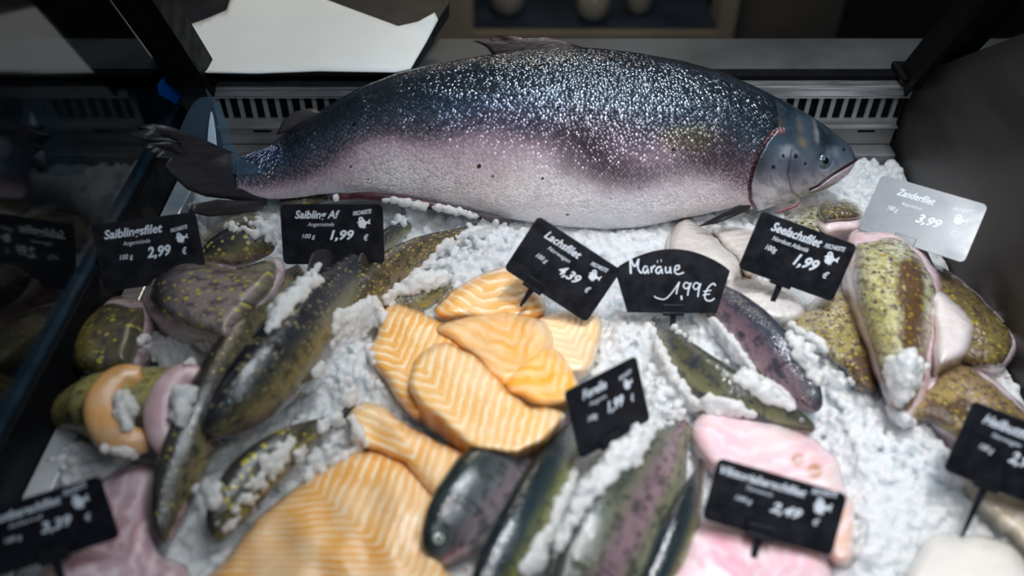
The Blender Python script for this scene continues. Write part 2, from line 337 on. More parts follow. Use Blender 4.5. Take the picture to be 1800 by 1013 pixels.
# glass pane on the left sill
b_ = MB(); pl = [(-0.300, 0.12, 0.058), (-0.300, 0.688, 0.058), (-0.300, 0.688, 0.10), (-0.300, 0.60, 0.30), (-0.300, 0.50, 0.46), (-0.300, 0.12, 0.46)]
V, Fc = prism(pl, [(p[0]-0.005, p[1], p[2]) for p in pl]); b_.add(V, Fc); st('window_1', b_, M['glass'])
b_ = MB(); b_.box(-0.3085, -0.2955, 0.12, 0.688, 0.058, 0.061); st('trim_3', b_, simple('blue_grey_seal', (0.012, 0.03, 0.05), 0.35, 0.2, 0.2, 60))
# rear counter and case floor behind
b_ = MB(); b_.box(-0.9, 1.0, YB+0.014, 0.758, 0.02, 0.085); st('trim_4', b_, M['counter'], 0.003)
b_ = MB(); b_.box(-0.9, 1.0, YB+0.001, YB+0.0135, 0.075, 0.0865); st('trim_5', b_, M['black'])

# posts that lean forward at both rear corners
def post(name, xb, xt0, label, wd=0.016):
    r = thing(name, label, 'post', (xb, 0.675, 0.088))
    A = np.array([xb, 0.678, 0.0868]); B = np.array([xb, 0.50, 0.388]); T = (B-A)/np.linalg.norm(B-A); X = np.array([1., 0, 0]); Y = np.cross(T, X)
    def sect(P, hw, hd): return [P+X*sx*hw+Y*sy*hd for sx, sy in ((-1, -1), (1, -1), (1, 1), (-1, 1))]
    V, Fc = prism(sect(A, wd, 0.012), sect(B, wd*1.1, 0.012)); bevel(mesh('upright', V, Fc, M['black'], r, False), 0.002)
    s = -1 if xb < 0 else 1
    V, Fc = prism([p-X*s*(wd+0.001)-Y*0.004 for p in sect(A, 0.0012, 0.014)], [p-X*s*(wd*1.1+0.001)-Y*0.004 for p in sect(B, 0.0012, 0.014)]); mesh('seal_strip', V, Fc, M['black'], r, False)
    V, Fc = prism([A+X*a+np.array([0, c, 0]) for a, c in ((-.022, -.012), (.022, -.012), (.022, .02), (-.022, .02))], [A+X*a+np.array([0, c, .006]) for a, c in ((-.022, -.012), (.022, -.012), (.022, .02), (-.022, .02))])
    bevel(mesh('foot_plate', V, Fc, M['black'], r, False), 0.0015)
    return r
post('frame_post', -0.275, 0, 'black frame post leaning forward beside the white paper and the glass pane')
post('frame_post', 0.357, 0, 'black frame post leaning forward above the bare brownish side wall')

# air grille across the back of the case
r = thing('air_grille', 'steel air grille with a row of upright slots behind the big salmon', 'vent', (0.04, YB, 0))
mb = MB(); x0, x1 = XL+0.002, XR-0.001; y0, y1 = YB-0.0022, YB
mb.box(x0, x1, y0, y1, 0.0675, 0.0715); mb.box(x0, x1, y0, y1, 0.0395, 0.0455)
pitch = 0.0110; n = int((x1-x0)/pitch); xs = x0
for i in range(n+1):
    xa = x0+i*pitch; xb = xa+0.0040 if i not in (0,) else xa+0.006
    mb.box(xa, min(xb, x1), y0, y1, 0.0455, 0.0675)
mesh('slotted_plate', mb.V, mb.F, simple('grille_steel', (0.36, 0.37, 0.385), 0.4, 0.35, 0.15, 40), r, False)
mb = MB(); mb.box(x0, x1, YB+0.0006, YB+0.0008, 0.036, 0.07); mesh('duct_back', mb.V, mb.F, M['black'], r, False)
mb = MB(); mb.box(x0, x1, YB-0.012, YB, 0.0715, 0.0735); mb.box(x0, x1, YB-0.012, YB-0.010, 0.0735, 0.080); mb.box(x0, x1, YB-0.012, YB, 0.080, 0.083)
bevel(mesh('top_lip', mb.V, mb.F, M['steel'], r, False), 0.0008)
mb = MB(); mb.box(x0, x1, YB-0.004, YB-0.0022, 0.020, 0.0395); mb.box(x0, x1, YB-0.008, YB-0.0022, 0.0385, 0.0405)
mesh('lower_panel', mb.V, mb.F, simple('grille_panel', (0.27, 0.27, 0.265), 0.45, 0.3, 0.2, 30), r, False)
mb = MB(); mb.box(x0, x1, YB-0.022, YB-0.004, -0.02, 0.0195); bevel(mesh('ledge', mb.V, mb.F, M['steel_dull'], r, False), 0.001)
for px in (460, 700, 1525):
    p = ony(px, 224, YB-0.0042); mb = MB(); mb.box(p[0]-0.008, p[0]+0.008, YB-0.0045, YB-0.0038, 0.0325, 0.0345); mesh('keyhole', mb.V, mb.F, M['black'], r, False)

# serving tray with white paper, on the rear counter
def poly3(pts, zf): P = np.array(pts, float); return np.array([at(x, y, zf(x, y)) for x, y in P])
r = thing('serving_tray', 'black serving tray on the rear counter under white wrapping paper', 'tray', at(550, 60, 0.0875))
zt = 0.0875
base = [at(x, y, zt) for x, y in ((306, 136), (722, 134), (790, 30), (790, -60), (240, -60), (262, 60))]
V, Fc = prism(base, [p+np.array([0, 0, 0.005]) for p in base]); bevel(mesh('tray_base', V, Fc, M['tray'], r, False), 0.001)
mb = MB()
for i in range(len(base)):
    a, c = base[i], base[(i+1) % len(base)]; cen = np.mean(base, 0)
    ai, ci = a+(cen-a)*0.03, c+(cen-c)*0.03; up = np.array([0, 0, 0.014 if i in (1, 2) else 0.009]); z1 = np.array([0, 0, .005])
    V, Fc = prism([a+z1, c+z1, ci+z1, ai+z1], [a+up, c+up, ci+up, ai+up]); mb.add(V, Fc)
mesh('rim', mb.V, mb.F, M['tray'], r, False)
# paper sheets: gently wavy
out = np.array([(312, 126), (290, 95), (280, 60), (300, 48), (325, 46), (360, 34), (398, 18), (415, -30), (520, -40), (575, 0), (640, 24), (700, 46), (735, 38), (764, 22), (770, 34), (750, 72), (722, 120), (695, 126), (560, 124), (450, 128)], float)
def sheet(name, outline, zf, th, mat, parent=None, g=9, label=None, cat=None, group=None):
    o_ = np.array(outline, float); xs = np.arange(o_[:, 0].min(), o_[:, 0].max(), g); ys = np.arange(o_[:, 1].min(), o_[:, 1].max(), g)
    X, Y = [a.ravel() for a in np.meshgrid(xs, ys)]; k = inside(X, Y, o_) & (seg_dist(X, Y, np.vstack([o_, o_[:1]])) > g*0.5)
    P = np.vstack([o_, np.stack([X[k], Y[k]], 1)]); nb = len(o_)
    vs, _, fs = geometry.delaunay_2d_cdt([Vector(p) for p in P], [], [list(range(nb))], 1, 1e-5)[:3]
    V2 = np.array([(v.x, v.y) for v in vs]); top = at(V2[:, 0], V2[:, 1], zf(V2[:, 0], V2[:, 1])); bot = top-np.array([0, 0, th]); nv = len(top)
    cnt = {}
    for f in fs:
        for a, c in zip(f, list(f[1:])+[f[0]]): cnt[(a, c)] = 1
    F2 = []
    def nrm(f): a, b, c = top[f[0]], top[f[1]], top[f[2]]; return np.cross(b-a, c-a)[2]
    for f in fs: f = list(f) if nrm(f) > 0 else list(f)[::-1]; F2.append(f); F2.append([i+nv for i in f][::-1])
    E = set()
    for f in F2[::2]:
        for a, c in zip(f, f[1:]+f[:1]): E.add((a, c))
    for a, c in E:
        if (c, a) not in E: F2.append([a, a+nv, c+nv, c])
    o = mesh(name, np.vstack([top, bot]), F2, mat, parent)
    if label: tag(o, label, cat, group)
    return o
sheet('wrapping_paper', out, lambda x, y: 0.106+0.012*smoothstep(40, -20, y)*0+0.003*snoise(x, y, 0.02, 3)+0.010*smoothstep(60, 20, y)*smoothstep(640, 760, x), 0.0012, M['paper'],
      label='white wrapping paper lying crumpled over the black serving tray', cat='paper')

# back cabinet seen past the rear counter: beige frame, dark niche, jars
r = thing('back_cabinet', 'beige framed cabinet with a dark niche standing far behind the counter', 'cabinet', (0.1, 1.62, -0.93))
def zq(py, Y=1.6): return float(ony(900, py, Y)[2])
def xq(px, py=20, Y=1.6): return float(ony(px, py, Y)[0])
zs = zq(60); mb = MB()
mb.box(xq(560), xq(832), 1.58, 1.66, -0.93, 0.6); mesh('left_panel', mb.V, mb.F, M['beige'], r, False)
mb = MB(); mb.box(xq(832), xq(1262), 1.58, 1.9, zs-0.03, zq(42)); mesh('niche_floor', mb.V, mb.F, M['darkblue'], r, False); mb = MB(); mb.box(xq(832), xq(1262), 1.565, 1.5795, zs-0.03, zq(44)); mesh('shelf_edge', mb.V, mb.F, M['beige'], r, False)
mb = MB(); mb.box(xq(832), xq(1262), 1.70, 1.72, zq(42), 0.5); mesh('niche_back', mb.V, mb.F, M['darkblue'], r, False)
mb = MB(); mb.box(xq(1262), xq(1292), 1.58, 1.66, -0.93, 0.6); mesh('right_stile', mb.V, mb.F, M['beige'], r, False)
mb = MB(); mb.box(xq(1300), xq(1480), 1.60, 1.66, -0.93, 0.6); mesh('side_door', mb.V, mb.F, simple('dull_brown_door', (0.05, 0.045, 0.04), 0.5, 0, 0.3, 6), r, False)
mb = MB(); mb.box(xq(832), xq(1262), 1.66, 1.70, -0.93, zs-0.03); mesh('plinth', mb.V, mb.F, M['darkwood'], r, False)
def lathe(prof, c, n=28):
    V = []; Fc = []
    for (rr, z) in prof:
        for k in range(n): a = 2*PI*k/n; V.append((c[0]+rr*math.cos(a), c[1]+rr*math.sin(a), c[2]+z))
    for i in range(len(prof)-1):
        for k in range(n): Fc.append((i*n+k, i*n+(k+1) % n, (i+1)*n+(k+1) % n, (i+1)*n+k))
    V.append((c[0], c[1], c[2]+prof[0][1])); V.append((c[0], c[1], c[2]+prof[-1][1])); q = len(V)
    for k in range(n): Fc.append((q-2, (k+1) % n, k)); Fc.append((q-1, (len(prof)-1)*n+k, (len(prof)-1)*n+(k+1) % n))
    return V, Fc
zj = zq(42)
for px, rr, h, lab in ((892, 0.036, 0.075, 'pale round jar in the cabinet niche, nearest the beige panel'), (1045, 0.033, 0.06, 'grey jar with a shiny lid in the middle of the cabinet niche'), (1130, 0.026, 0.075, 'slim pale jar in the cabinet niche, beside the shiny lidded one')):
    c = (xq(px), 1.63 if px == 1045 else 1.655, zj+0.0006); t = thing('jar', lab, 'jar', c, 'jars in the cabinet niche')
    V, Fc = lathe([(rr*0.7, 0), (rr*0.95, h*0.15), (rr, h*0.5), (rr*0.85, h*0.85), (rr*0.6, h)], c); mesh('jar_body', V, Fc, M['jar'], t)
    V, Fc = lathe([(rr*0.68, 0), (rr*0.7, h*0.1), (rr*0.4, h*0.22), (rr*0.12, h*0.26), (rr*0.1, h*0.34)], (c[0], c[1], c[2]+h+0.0005)); mesh('lid', V, Fc, M['steel'], t)

# blue film scrap stuck on the pane; added sheet and pale streak imitating lamp glare before the tail
P = onx(np.array([300, 318, 331, 324, 311, 296, 281, 277, 286]), np.array([126, 148, 168, 180, 186, 176, 168, 152, 136]), -0.2998)
V, Fc = prism(P, P+np.array([0.0007, 0, 0])); tag(mesh('blue_film', V, Fc, M['blue'], None, False), 'crumpled scrap of blue film stuck to the glass pane', 'film')
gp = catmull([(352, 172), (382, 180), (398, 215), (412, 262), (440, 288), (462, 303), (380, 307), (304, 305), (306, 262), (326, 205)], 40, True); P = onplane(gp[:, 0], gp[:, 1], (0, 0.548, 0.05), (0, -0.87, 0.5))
V, Fc = prism(P, P+np.array([0, 0.001, -0.0004])); gr = thing('glare_patch', 'thin see-through sheet imitating a hazy light glare before the salmon tail', 'glare', P.mean(0))
mesh('sheet', V, Fc, M['haze'], gr, False)
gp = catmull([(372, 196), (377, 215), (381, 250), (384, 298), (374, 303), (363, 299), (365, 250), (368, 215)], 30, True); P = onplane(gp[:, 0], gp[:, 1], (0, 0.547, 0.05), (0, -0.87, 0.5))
V, Fc = prism(P, P+np.array([0, -0.001, 0.0006])); bevel(mesh('glare_streak', V, Fc, simple('pale_streak', (0.55, 0.70, 0.82), 0.3, 0, 0.1, 60, coat=0.6), gr, False), 0.0004)  # pale strip coloured to imitate the bright streak of the glare

# ------------------------------------------------------------------ fish
NEWOBS = []      # every fish / fillet mesh, for sprinkling ice
def reg(o): NEWOBS.append(o); return o

def grid_faces(n, m, caps=True):
    Fc = [(i*m+k, i*m+(k+1) % m, (i+1)*m+(k+1) % m, (i+1)*m+k) for i in range(n-1) for k in range(m)]
    if caps: Fc.append(tuple(range(m))[::-1]); Fc.append(tuple((n-1)*m+k for k in range(m)))
    return Fc
def ramp(t, keys):
    ks = [k for k, _ in keys]; cs = np.array([c for _, c in keys], float)
    return np.stack([np.interp(t, ks, cs[:, i]) for i in range(3)], -1)

def slab3(name, P, th_vec, mat, parent, col=None, uvd=None):
    """thin fin: a closed outline of 3-D points given thickness"""
    P = np.asarray(P, float); c = P.mean(0); rings = 5; V = []; n = len(P)
    X = np.array([c+(P-c)*(1-k/rings) for k in range(rings)])
    th = np.asarray(th_vec, float)
    for s in (1, -1):
        for k in range(rings): V.append(X[k]+s*th*min(1, 0.15+k*0.35))
    V = np.vstack(V); ci = len(V); V = np.vstack([V, c+th, c-th]); Fc = []
    h = rings*n
    for s in (0, 1):
        for k in range(rings-1):
            for i in range(n):
                q = (s*h+k*n+i, s*h+k*n+(i+1) % n, s*h+(k+1)*n+(i+1) % n, s*h+(k+1)*n+i); Fc.append(q if s == 0 else q[::-1])
        for i in range(n):
            q = (s*h+(rings-1)*n+i, s*h+(rings-1)*n+(i+1) % n, ci+s); Fc.append(q if s == 0 else q[::-1])
    for i in range(n): Fc.append((i, h+i, h+(i+1) % n, (i+1) % n))
    d = (P[len(P)//2]-P[0]); d = d/np.linalg.norm(d) if uvd is None else np.asarray(uvd, float)
    e = np.cross(th/np.linalg.norm(th), d); uv = np.stack([V@d, V@e], 1)
    cc = np.tile(np.array(col if col is not None else (0.02, 0.02, 0.022)), (len(V), 1))
    return reg(mesh(name, V, Fc, mat, parent, col=cc, uv=uv))

def fish_eye(parent, c, n, r, pale='eye_white'):
    n = np.asarray(n, float)/np.linalg.norm(n)
    def dome(rad, h, off, name, mat, par):
        a = np.array([0, 0, 1.]) if abs(n[2]) < 0.9 else np.array([1., 0, 0]); e1 = np.cross(n, a); e1 /= np.linalg.norm(e1); e2 = np.cross(n, e1); V = []; R_, K = 8, 24
        for i in range(R_):
            q = i/(R_-1)*PI/2
            for k in range(K): t = 2*PI*k/K; V.append(c+n*(off+h*math.sin(q))+(e1*math.cos(t)+e2*math.sin(t))*rad*max(math.cos(q), 0.02))
        for k in range(K): pass
        return reg(mesh(name, V, grid_faces(R_, K), mat, par))
    e = dome(r, r*0.45, -r*0.05, 'eye', M[pale], parent)
    dome(r*0.46, r*0.17, r*0.31, 'pupil', M['pupil'], e)

PROF = ([0, .012, .035, .07, .12, .2, .33, .48, .62, .74, .84, .92, 1.0], [.10, .26, .42, .58, .74, .89, 1.0, .98, .86, .67, .46, .32, .30])
def fish(name, label, spine, hw, dorsal, keys, mat='char', ratio=0.6, profile=PROF, tail=True, eye=True, group=None, fins=(), wscale=None,
         cut=False, pinkmouth=False, u0=0.0, eyecol='eye_pale', cat='fish', eyesz=0.11, side=None, tailspread=1.5, eyeside=1):
    """whole fish lying on the ice. spine: (px, py, z) from snout to tail root, hw: half height in px at the thickest"""
    sp = np.array(spine, float); NS = 90; ctl = catmull(sp, NS); C3 = at(ctl[:, 0], ctl[:, 1], ctl[:, 2])
    sl = np.r_[0, np.cumsum(np.linalg.norm(np.diff(C3, axis=0), axis=1))]; Ltot = sl[-1]
    # resample, denser at the snout
    uu = np.linspace(0, 1, NS)**1.35; C3 = np.stack([np.interp(uu*Ltot, sl, C3[:, i]) for i in range(3)], 1)
    T = np.gradient(C3, axis=0); T /= np.linalg.norm(T, axis=1)[:, None]
    depth = np.linalg.norm(C3.mean(0)-O3); hwm = hw*depth/F
    a = np.interp(uu*(1-u0)+u0, *profile)*hwm
    if wscale is not None: a = a*np.interp(uu, *wscale)
    a[0] *= 0.35; a[1] *= 0.8
    D0 = np.array(dorsal, float); D = D0-(T@D0)[:, None]*T; D /= np.linalg.norm(D, axis=1)[:, None]; B = np.cross(T, D)
    MS = 56; th = np.arange(MS)/MS*2*PI; v = (1-np.cos(th))/2
    rat = np.interp(uu, [0, .1, .3, .7, 1], [0.75, 0.8, 1, .85, .5])*ratio
    ex = 0.92
    V = C3[:, None]+D[:, None]*(a[:, None]*np.cos(th))[..., None]+B[:, None]*((a*rat)[:, None]*np.sign(np.sin(th))*np.abs(np.sin(th))**ex)[..., None]
    U = np.repeat(uu[:, None], MS, 1); VV = np.repeat(v[None], NS, 0)
    # gill cover edge
    g = 0.185+0.035*np.sin(VV*PI)-U if u0 == 0 else np.full_like(U, -1)
    bump = np.where((g > 0) & (VV > 0.12), smoothstep(0.03, 0.0, g)*0.035, 0)*a[:, None]
    V = V+B[:, None]*(np.sign(np.sin(th))[None]*bump)[..., None]
    cen = V.mean(0).mean(0); base = V.reshape(-1, 3); zmin = base[:, 2].min()
    root = thing(name, label, cat, (C3[:, 0].mean(), C3[:, 1].mean(), zmin), group)
    col = ramp(VV.ravel(), keys)
    ur, vr = U.ravel(), VV.ravel()
    if u0 == 0:
        k = smoothstep(0.006, 0.0, np.abs(g.ravel()))*(vr > .2)*(vr < .9); col = col*(1-0.75*k)[:, None]
        hd = smoothstep(0.2, 0.1, ur); col = col*(1-0.3*hd)[:, None]
        mline = np.abs(vr-(0.60+ur*1.2)); k = smoothstep(0.03, 0.012, mline)*(ur < 0.085); col = col*(1-k)[:, None]+np.array([0.18, 0.02, 0.03] if pinkmouth else [0.01, 0.008, 0.01])*k[:, None]
        jaw = (vr > 0.62+ur*1.2)*(ur < 0.10)
        if pinkmouth: col = np.where(jaw[:, None], col*0.3+np.array([0.5, 0.33, 0.36])*0.7, col)
    uv = np.stack([ur*Ltot, vr*hwm*PI*0.75], 1)
    body = reg(mesh('body', base, grid_faces(NS, MS), M[mat], root, col=col, uv=uv))
    if cut:      # pale cut face at the head end
        pass
    if tail:
        e = C3[-1]; t = T[-1]; d = D[-1]; s = hwm
        pts = [(-.1, .30), (.25, .5), (.7, .95*tailspread/1.3), (1.05, 1.15*tailspread/1.3), (1.1, .9), (.85, .35), (.8, 0), (.85, -.35), (1.1, -.9), (1.05, -1.15*tailspread/1.3), (.7, -.95*tailspread/1.3), (.25, -.5), (-.1, -.30)]
        P = np.array([e+t*s*x*0.95+d*s*y*0.75 for x, y in pts]); slab3('tail_fin', P, B[-1]*0.0011, M['fin'], root, col=keys[0][1], uvd=t)
    for (fu, fl, fh, sgn, lean) in fins:       # u position, length, height, dorsal(+1)/ventral(-1)
        i0 = int(np.searchsorted(uu, fu)); i1 = int(min(NS-1, np.searchsorted(uu, fu+fl))); P = []
        for i in (i0, (i0+i1)//2, i1): P.append(C3[i]+D[i]*sgn*a[i]*0.9)
        tip = C3[i1]+T[i1]*hwm*lean+D[i1]*sgn*(a[i1]+hwm*fh*0.7); top = C3[(i0+i1)//2]+D[i0]*sgn*(a[i0]+hwm*fh)+T[i0]*hwm*0.25
        P = P+[tip, top]; slab3('dorsal_fin' if sgn > 0 else 'pelvic_fin', catmull(P, 16, True), B[i0]*0.0009, M['fin'], root, col=np.array(keys[0][1])*0.8, uvd=T[i0]-D[i0]*0.5)
    if eye and u0 == 0:
        # both eyes, on either flank
        i = int(np.searchsorted(uu, 0.062))
        for s in (1, -1):
            q = math.radians(62); c = C3[i]+D[i]*a[i]*math.cos(q)+B[i]*s*a[i]*rat[i]*math.sin(q)**ex
            nn = D[i]*math.cos(q)*rat[i]+B[i]*s*math.sin(q); fish_eye(root, c, nn, hwm*eyesz, eyecol)
        i = int(np.searchsorted(uu, 0.2))       # pectoral fins
        for s in (1, -1):
            c = C3[i]-D[i]*a[i]*0.62+B[i]*s*a[i]*rat[i]*0.80; P = [c, c+T[i]*hwm*0.25+D[i]*hwm*.12, c+T[i]*hwm*0.8-D[i]*hwm*0.05+B[i]*s*hwm*.06, c+T[i]*hwm*0.75-D[i]*hwm*0.28+B[i]*s*hwm*.06, c+T[i]*hwm*.2-D[i]*hwm*.12]
            slab3('pectoral_fin', catmull(P, 18, True), B[i]*0.0009, M['fin'], root, col=(0.09, 0.06, 0.03), uvd=T[i])
    return root

# ---- the big salmon, upright and leaning back against the grille
SN = np.array([0, -math.cos(math.radians(30)), math.sin(math.radians(30))]); SP0 = np.array([0, 0.566, 0.012])
def bendf(x): return 1-0.125*smoothstep(520, 250, x)
def onsal(x, y):
    p = onplane(x, y, SP0, SN); k = bendf(np.asarray(x, float)); return O3+(p-O3)*np.asarray(k)[..., None]
TOP = [(418, 276), (445, 267), (470, 258), (500, 236), (530, 212), (560, 196), (600, 172), (640, 150), (700, 128), (760, 113), (820, 102), (870, 94), (940, 86), (1010, 82), (1060, 86), (1120, 93), (1200, 107), (1260, 124), (1300, 140), (1340, 158), (1380, 179), (1420, 201), (1450, 220), (1475, 240), (1492, 255), (1501, 264), (1506, 274)]
BOT = [(418, 338), (445, 345), (470, 350), (500, 350), (530, 347), (560, 342), (600, 339), (640, 341), (700, 348), (760, 356), (820, 367), (870, 380), (940, 392), (1010, 400), (1060, 403), (1120, 400), (1200, 384), (1260, 371), (1300, 362), (1330, 371), (1363, 361), (1400, 349), (1426, 341), (1445, 335), (1463, 327), (1480, 315), (1492, 305), (1500, 296), (1506, 286)]
def topy(x): return np.interp(x, *zip(*TOP))
def boty(x): return np.interp(x, *zip(*BOT))
def gsm(f, x):
    return (f(x-7)+2*f(x)+f(x+7))/4
xs = np.r_[np.linspace(418, 1290, 190), np.linspace(1292, 1485, 130), 1485+21*np.sin(np.linspace(0.05, PI/2, 22))]
ty = gsm(topy, xs); by = gsm(boty, xs); k = smoothstep(1490, 1506, xs); ty = ty*(1-k)+np.minimum(ty+9*k, 276)*k; by = by*(1-k)+np.maximum(by-7*k, 280)*k
MS = 220; th = np.arange(MS)/MS*2*PI; v = (1-np.cos(th))/2
Tp = onsal(xs, ty); Bp = onsal(xs, by); Cc = (Tp+Bp)/2; A = (Tp-Bp)/2; a = np.linalg.norm(A, axis=1)
bb = a*np.interp(xs, [418, 520, 800, 1100, 1280, 1400, 1480, 1506], [0.36, 0.42, 0.50, 0.54, 0.54, 0.50, 0.48, 0.55])
prof = np.sign(np.sin(th))*np.abs(np.sin(th))**0.85
V = Cc[:, None]+A[:, None]*np.cos(th)[None, :, None]+SN*(bb[:, None]*prof[None])[..., None]
X = np.repeat(xs[:, None], MS, 1); YY = ty[:, None]+(by-ty)[:, None]*v[None]; VV = np.repeat(v[None], len(xs), 0); near = (np.sin(th) >= -1e-9)[None]*np.ones_like(X)
# features drawn in design coordinates, on both flanks
GILL = [(1352, 222), (1332, 244), (1317, 268), (1309, 295), (1306, 320), (1310, 345), (1324, 366)]
MOUTH = [(1506, 281), (1492, 287), (1474, 296), (1457, 305), (1443, 315), (1430, 326), (1418, 331)]
dg = seg_dist(X, YY, GILL); gx = np.interp(YY, [p[1] for p in GILL], [p[0] for p in GILL]); ahead = smoothstep(-2, 3, X-gx)*(YY > 224)
dm = seg_dist(X, YY, MOUTH)
disp = ahead*smoothstep(45, 4, X-gx)*0.0022*(X-gx > 0) - smoothstep(5, 0, dg)*(1-ahead)*0.0022 - smoothstep(4, 0, dm)*0.0028
PRE = [(1378, 262), (1372, 300), (1382, 332), (1400, 345)]; dp = seg_dist(X, YY, PRE); disp -= smoothstep(5, 0, dp)*0.0006
EYEC = (1440, 281); de = np.hypot(X-EYEC[0], (YY-EYEC[1])); disp -= smoothstep(19, 12, de)*0.0010
disp += 0.0004*snoise(X, YY, 0.06, 5)
V = V+SN*(disp*np.sign(np.sin(th))[None])[..., None]
# colours
tb = np.interp(X, [418, 520, 700, 1000, 1250, 1320, 1506], [0.62, 0.52, 0.36, 0.34, 0.40, 0.52, 0.60]) + 0.035*snoise(X, YY, 0.03, 8)
rel = VV/tb
body = ramp(np.clip(rel.ravel(), 0, 3), [(0, (0.012, 0.018, 0.026)), (0.45, (0.030, 0.046, 0.062)), (0.8, (0.10, 0.14, 0.19)), (1.0, (0.20, 0.21, 0.27)), (1.25, (0.38, 0.31, 0.38)), (1.5, (0.60, 0.44, 0.52)), (1.9, (0.78, 0.66, 0.72)), (2.4, (0.86, 0.83, 0.86)), (3, (0.88, 0.82, 0.85))]).reshape(X.shape+(3,))
ph = 0.5+0.5*np.tanh(2*snoise(X, YY, 0.035, 21)); patch = smoothstep(.25, .5, VV)*smoothstep(.8, .62, VV)*smoothstep(820, 950, X)*smoothstep(1310, 1270, X)*ph
body = body*(1-0.5*patch[..., None])
iri = smoothstep(45, 10, np.abs(YY-198))*smoothstep(720, 800, X)*smoothstep(1010, 940, X); body += iri[..., None]*np.array([-0.01, 0.015, 0.07])
yl = smoothstep(35, 8, np.hypot((X-1195)/2.2, YY-238)); body += yl[..., None]*np.array([0.10, 0.09, -0.04])
blu = smoothstep(1, .2, np.hypot((X-470)/70, (YY-275)/30)); body += blu[..., None]*np.array([0, 0.015, 0.09])
hk = smoothstep(0, 1, (YY-(215+0.0*X))/130)
headc = ramp(np.clip(((YY-225)/125).ravel(), -1, 1), [(-1, (0.008, 0.014, 0.020)), (-.2, (0.012, 0.026, 0.040)), (0.2, (0.05, 0.08, 0.11)), (.55, (0.16, 0.18, 0.23)), (.75, (0.45, 0.43, 0.47)), (1, (0.66, 0.62, 0.65))]).reshape(X.shape+(3,))
headc = headc*(0.85+0.45*snoise(X, YY, 0.07, 31)[..., None])
for (cx, cy, rx, ry, c_) in ((1395, 222, 8, 15, (0.10, 0.10, 0.08)), (1398, 249, 11, 9, (0.16, 0.15, 0.10)), (1352, 212, 12, 10, (0.08, 0.06, 0.045)), (1455, 268, 16, 10, (0.16, 0.22, 0.28)), (1372, 262, 18, 12, (0.30, 0.32, 0.38)), (1425, 232, 5, 22, (0.20, 0.20, 0.20))):
    k = smoothstep(1.5, .1, np.hypot((X-cx)/rx, (YY-cy)/ry)+0.25*snoise(X, YY, 0.3, 77)); headc = headc*(1-k[..., None])+np.array(c_)*k[..., None]
for (cx, cy, rr) in ((1385, 271, 4.5), (1344, 288, 4), (1403, 284, 3), (1477, 262, 3), (1362, 270, 3)):
    k = smoothstep(rr*1.2, rr*.7, np.hypot(X-cx, YY-cy)); headc = headc*(1-k[..., None])+np.array((0.006, 0.008, 0.01))*k[..., None]
jaw = smoothstep(-1, 2, YY-np.interp(X, [p[0] for p in MOUTH[::-1]], [p[1] for p in MOUTH[::-1]]))*(X > 1425); headc = headc*(1-jaw[..., None])+np.array((0.55, 0.47, 0.50))*jaw[..., None]
k = smoothstep(5, 1.0, dm); headc = headc*(1-k[..., None])+np.array((0.05, 0.02, 0.028))*k[..., None]
k = smoothstep(3, 1, dp)*0.5; headc = headc*(1-k[..., None])
hm = ahead*1.0; hm = np.maximum(hm, smoothstep(1345, 1362, X)*(YY <= 226)); colr = body*(1-hm[..., None])+headc*hm[..., None]
k = smoothstep(5.5, 2.0, dg)*(1-ahead)*(YY > 232); colr = colr*(1-k[..., None])+np.array((0.35, 0.06, 0.09))*k[..., None]
k = smoothstep(1.8, .6, dg); colr = colr*(1-k[..., None]*0.9)
k = 0.8*smoothstep(6, 1, seg_dist(X, YY, [(1338, 232), (1362, 226)])); colr = colr*(1-k[..., None])+np.array((0.30, 0.12, 0.13))*k[..., None]
rt = thing('salmon', 'big whole silver salmon with dark back lying across the back of the ice', 'fish', (0.1, 0.57, 0.0))
sx = (xs-xs[0])*0.000487; n1 = np.searchsorted(xs, 1305)
UVm = np.stack([np.repeat(sx[:, None], MS, 1), np.minimum(th, 2*PI-th)[None]*a[:, None]*0.85*np.ones_like(X)], -1)
nS = len(xs)
# scaly body and smooth head share one continuous mesh, two surface materials
Vb = V.reshape(-1, 3); Fb = grid_faces(nS, MS)
scd = np.clip(0.22*smoothstep(2.4, 1.8, rel)+smoothstep(1.75, 1.0, rel)*smoothstep(0.04, 0.12, VV)+0.8*smoothstep(950, 1100, X)*smoothstep(2.1, 1.6, rel)*ph, 0, 1)
bo = reg(mesh('body', Vb, Fb, M['salmon'], rt, col=colr.reshape(-1, 3), uv=UVm.reshape(-1, 2), stripe=scd.ravel()))
bo.data.materials.append(M['salmon_head']); hmf = hm.reshape(-1) > 0.5
mi = [1 if (hmf[f[0]] and hmf[f[2]]) else 0 for f in Fb]; bo.data.polygons.foreach_set('material_index', mi)
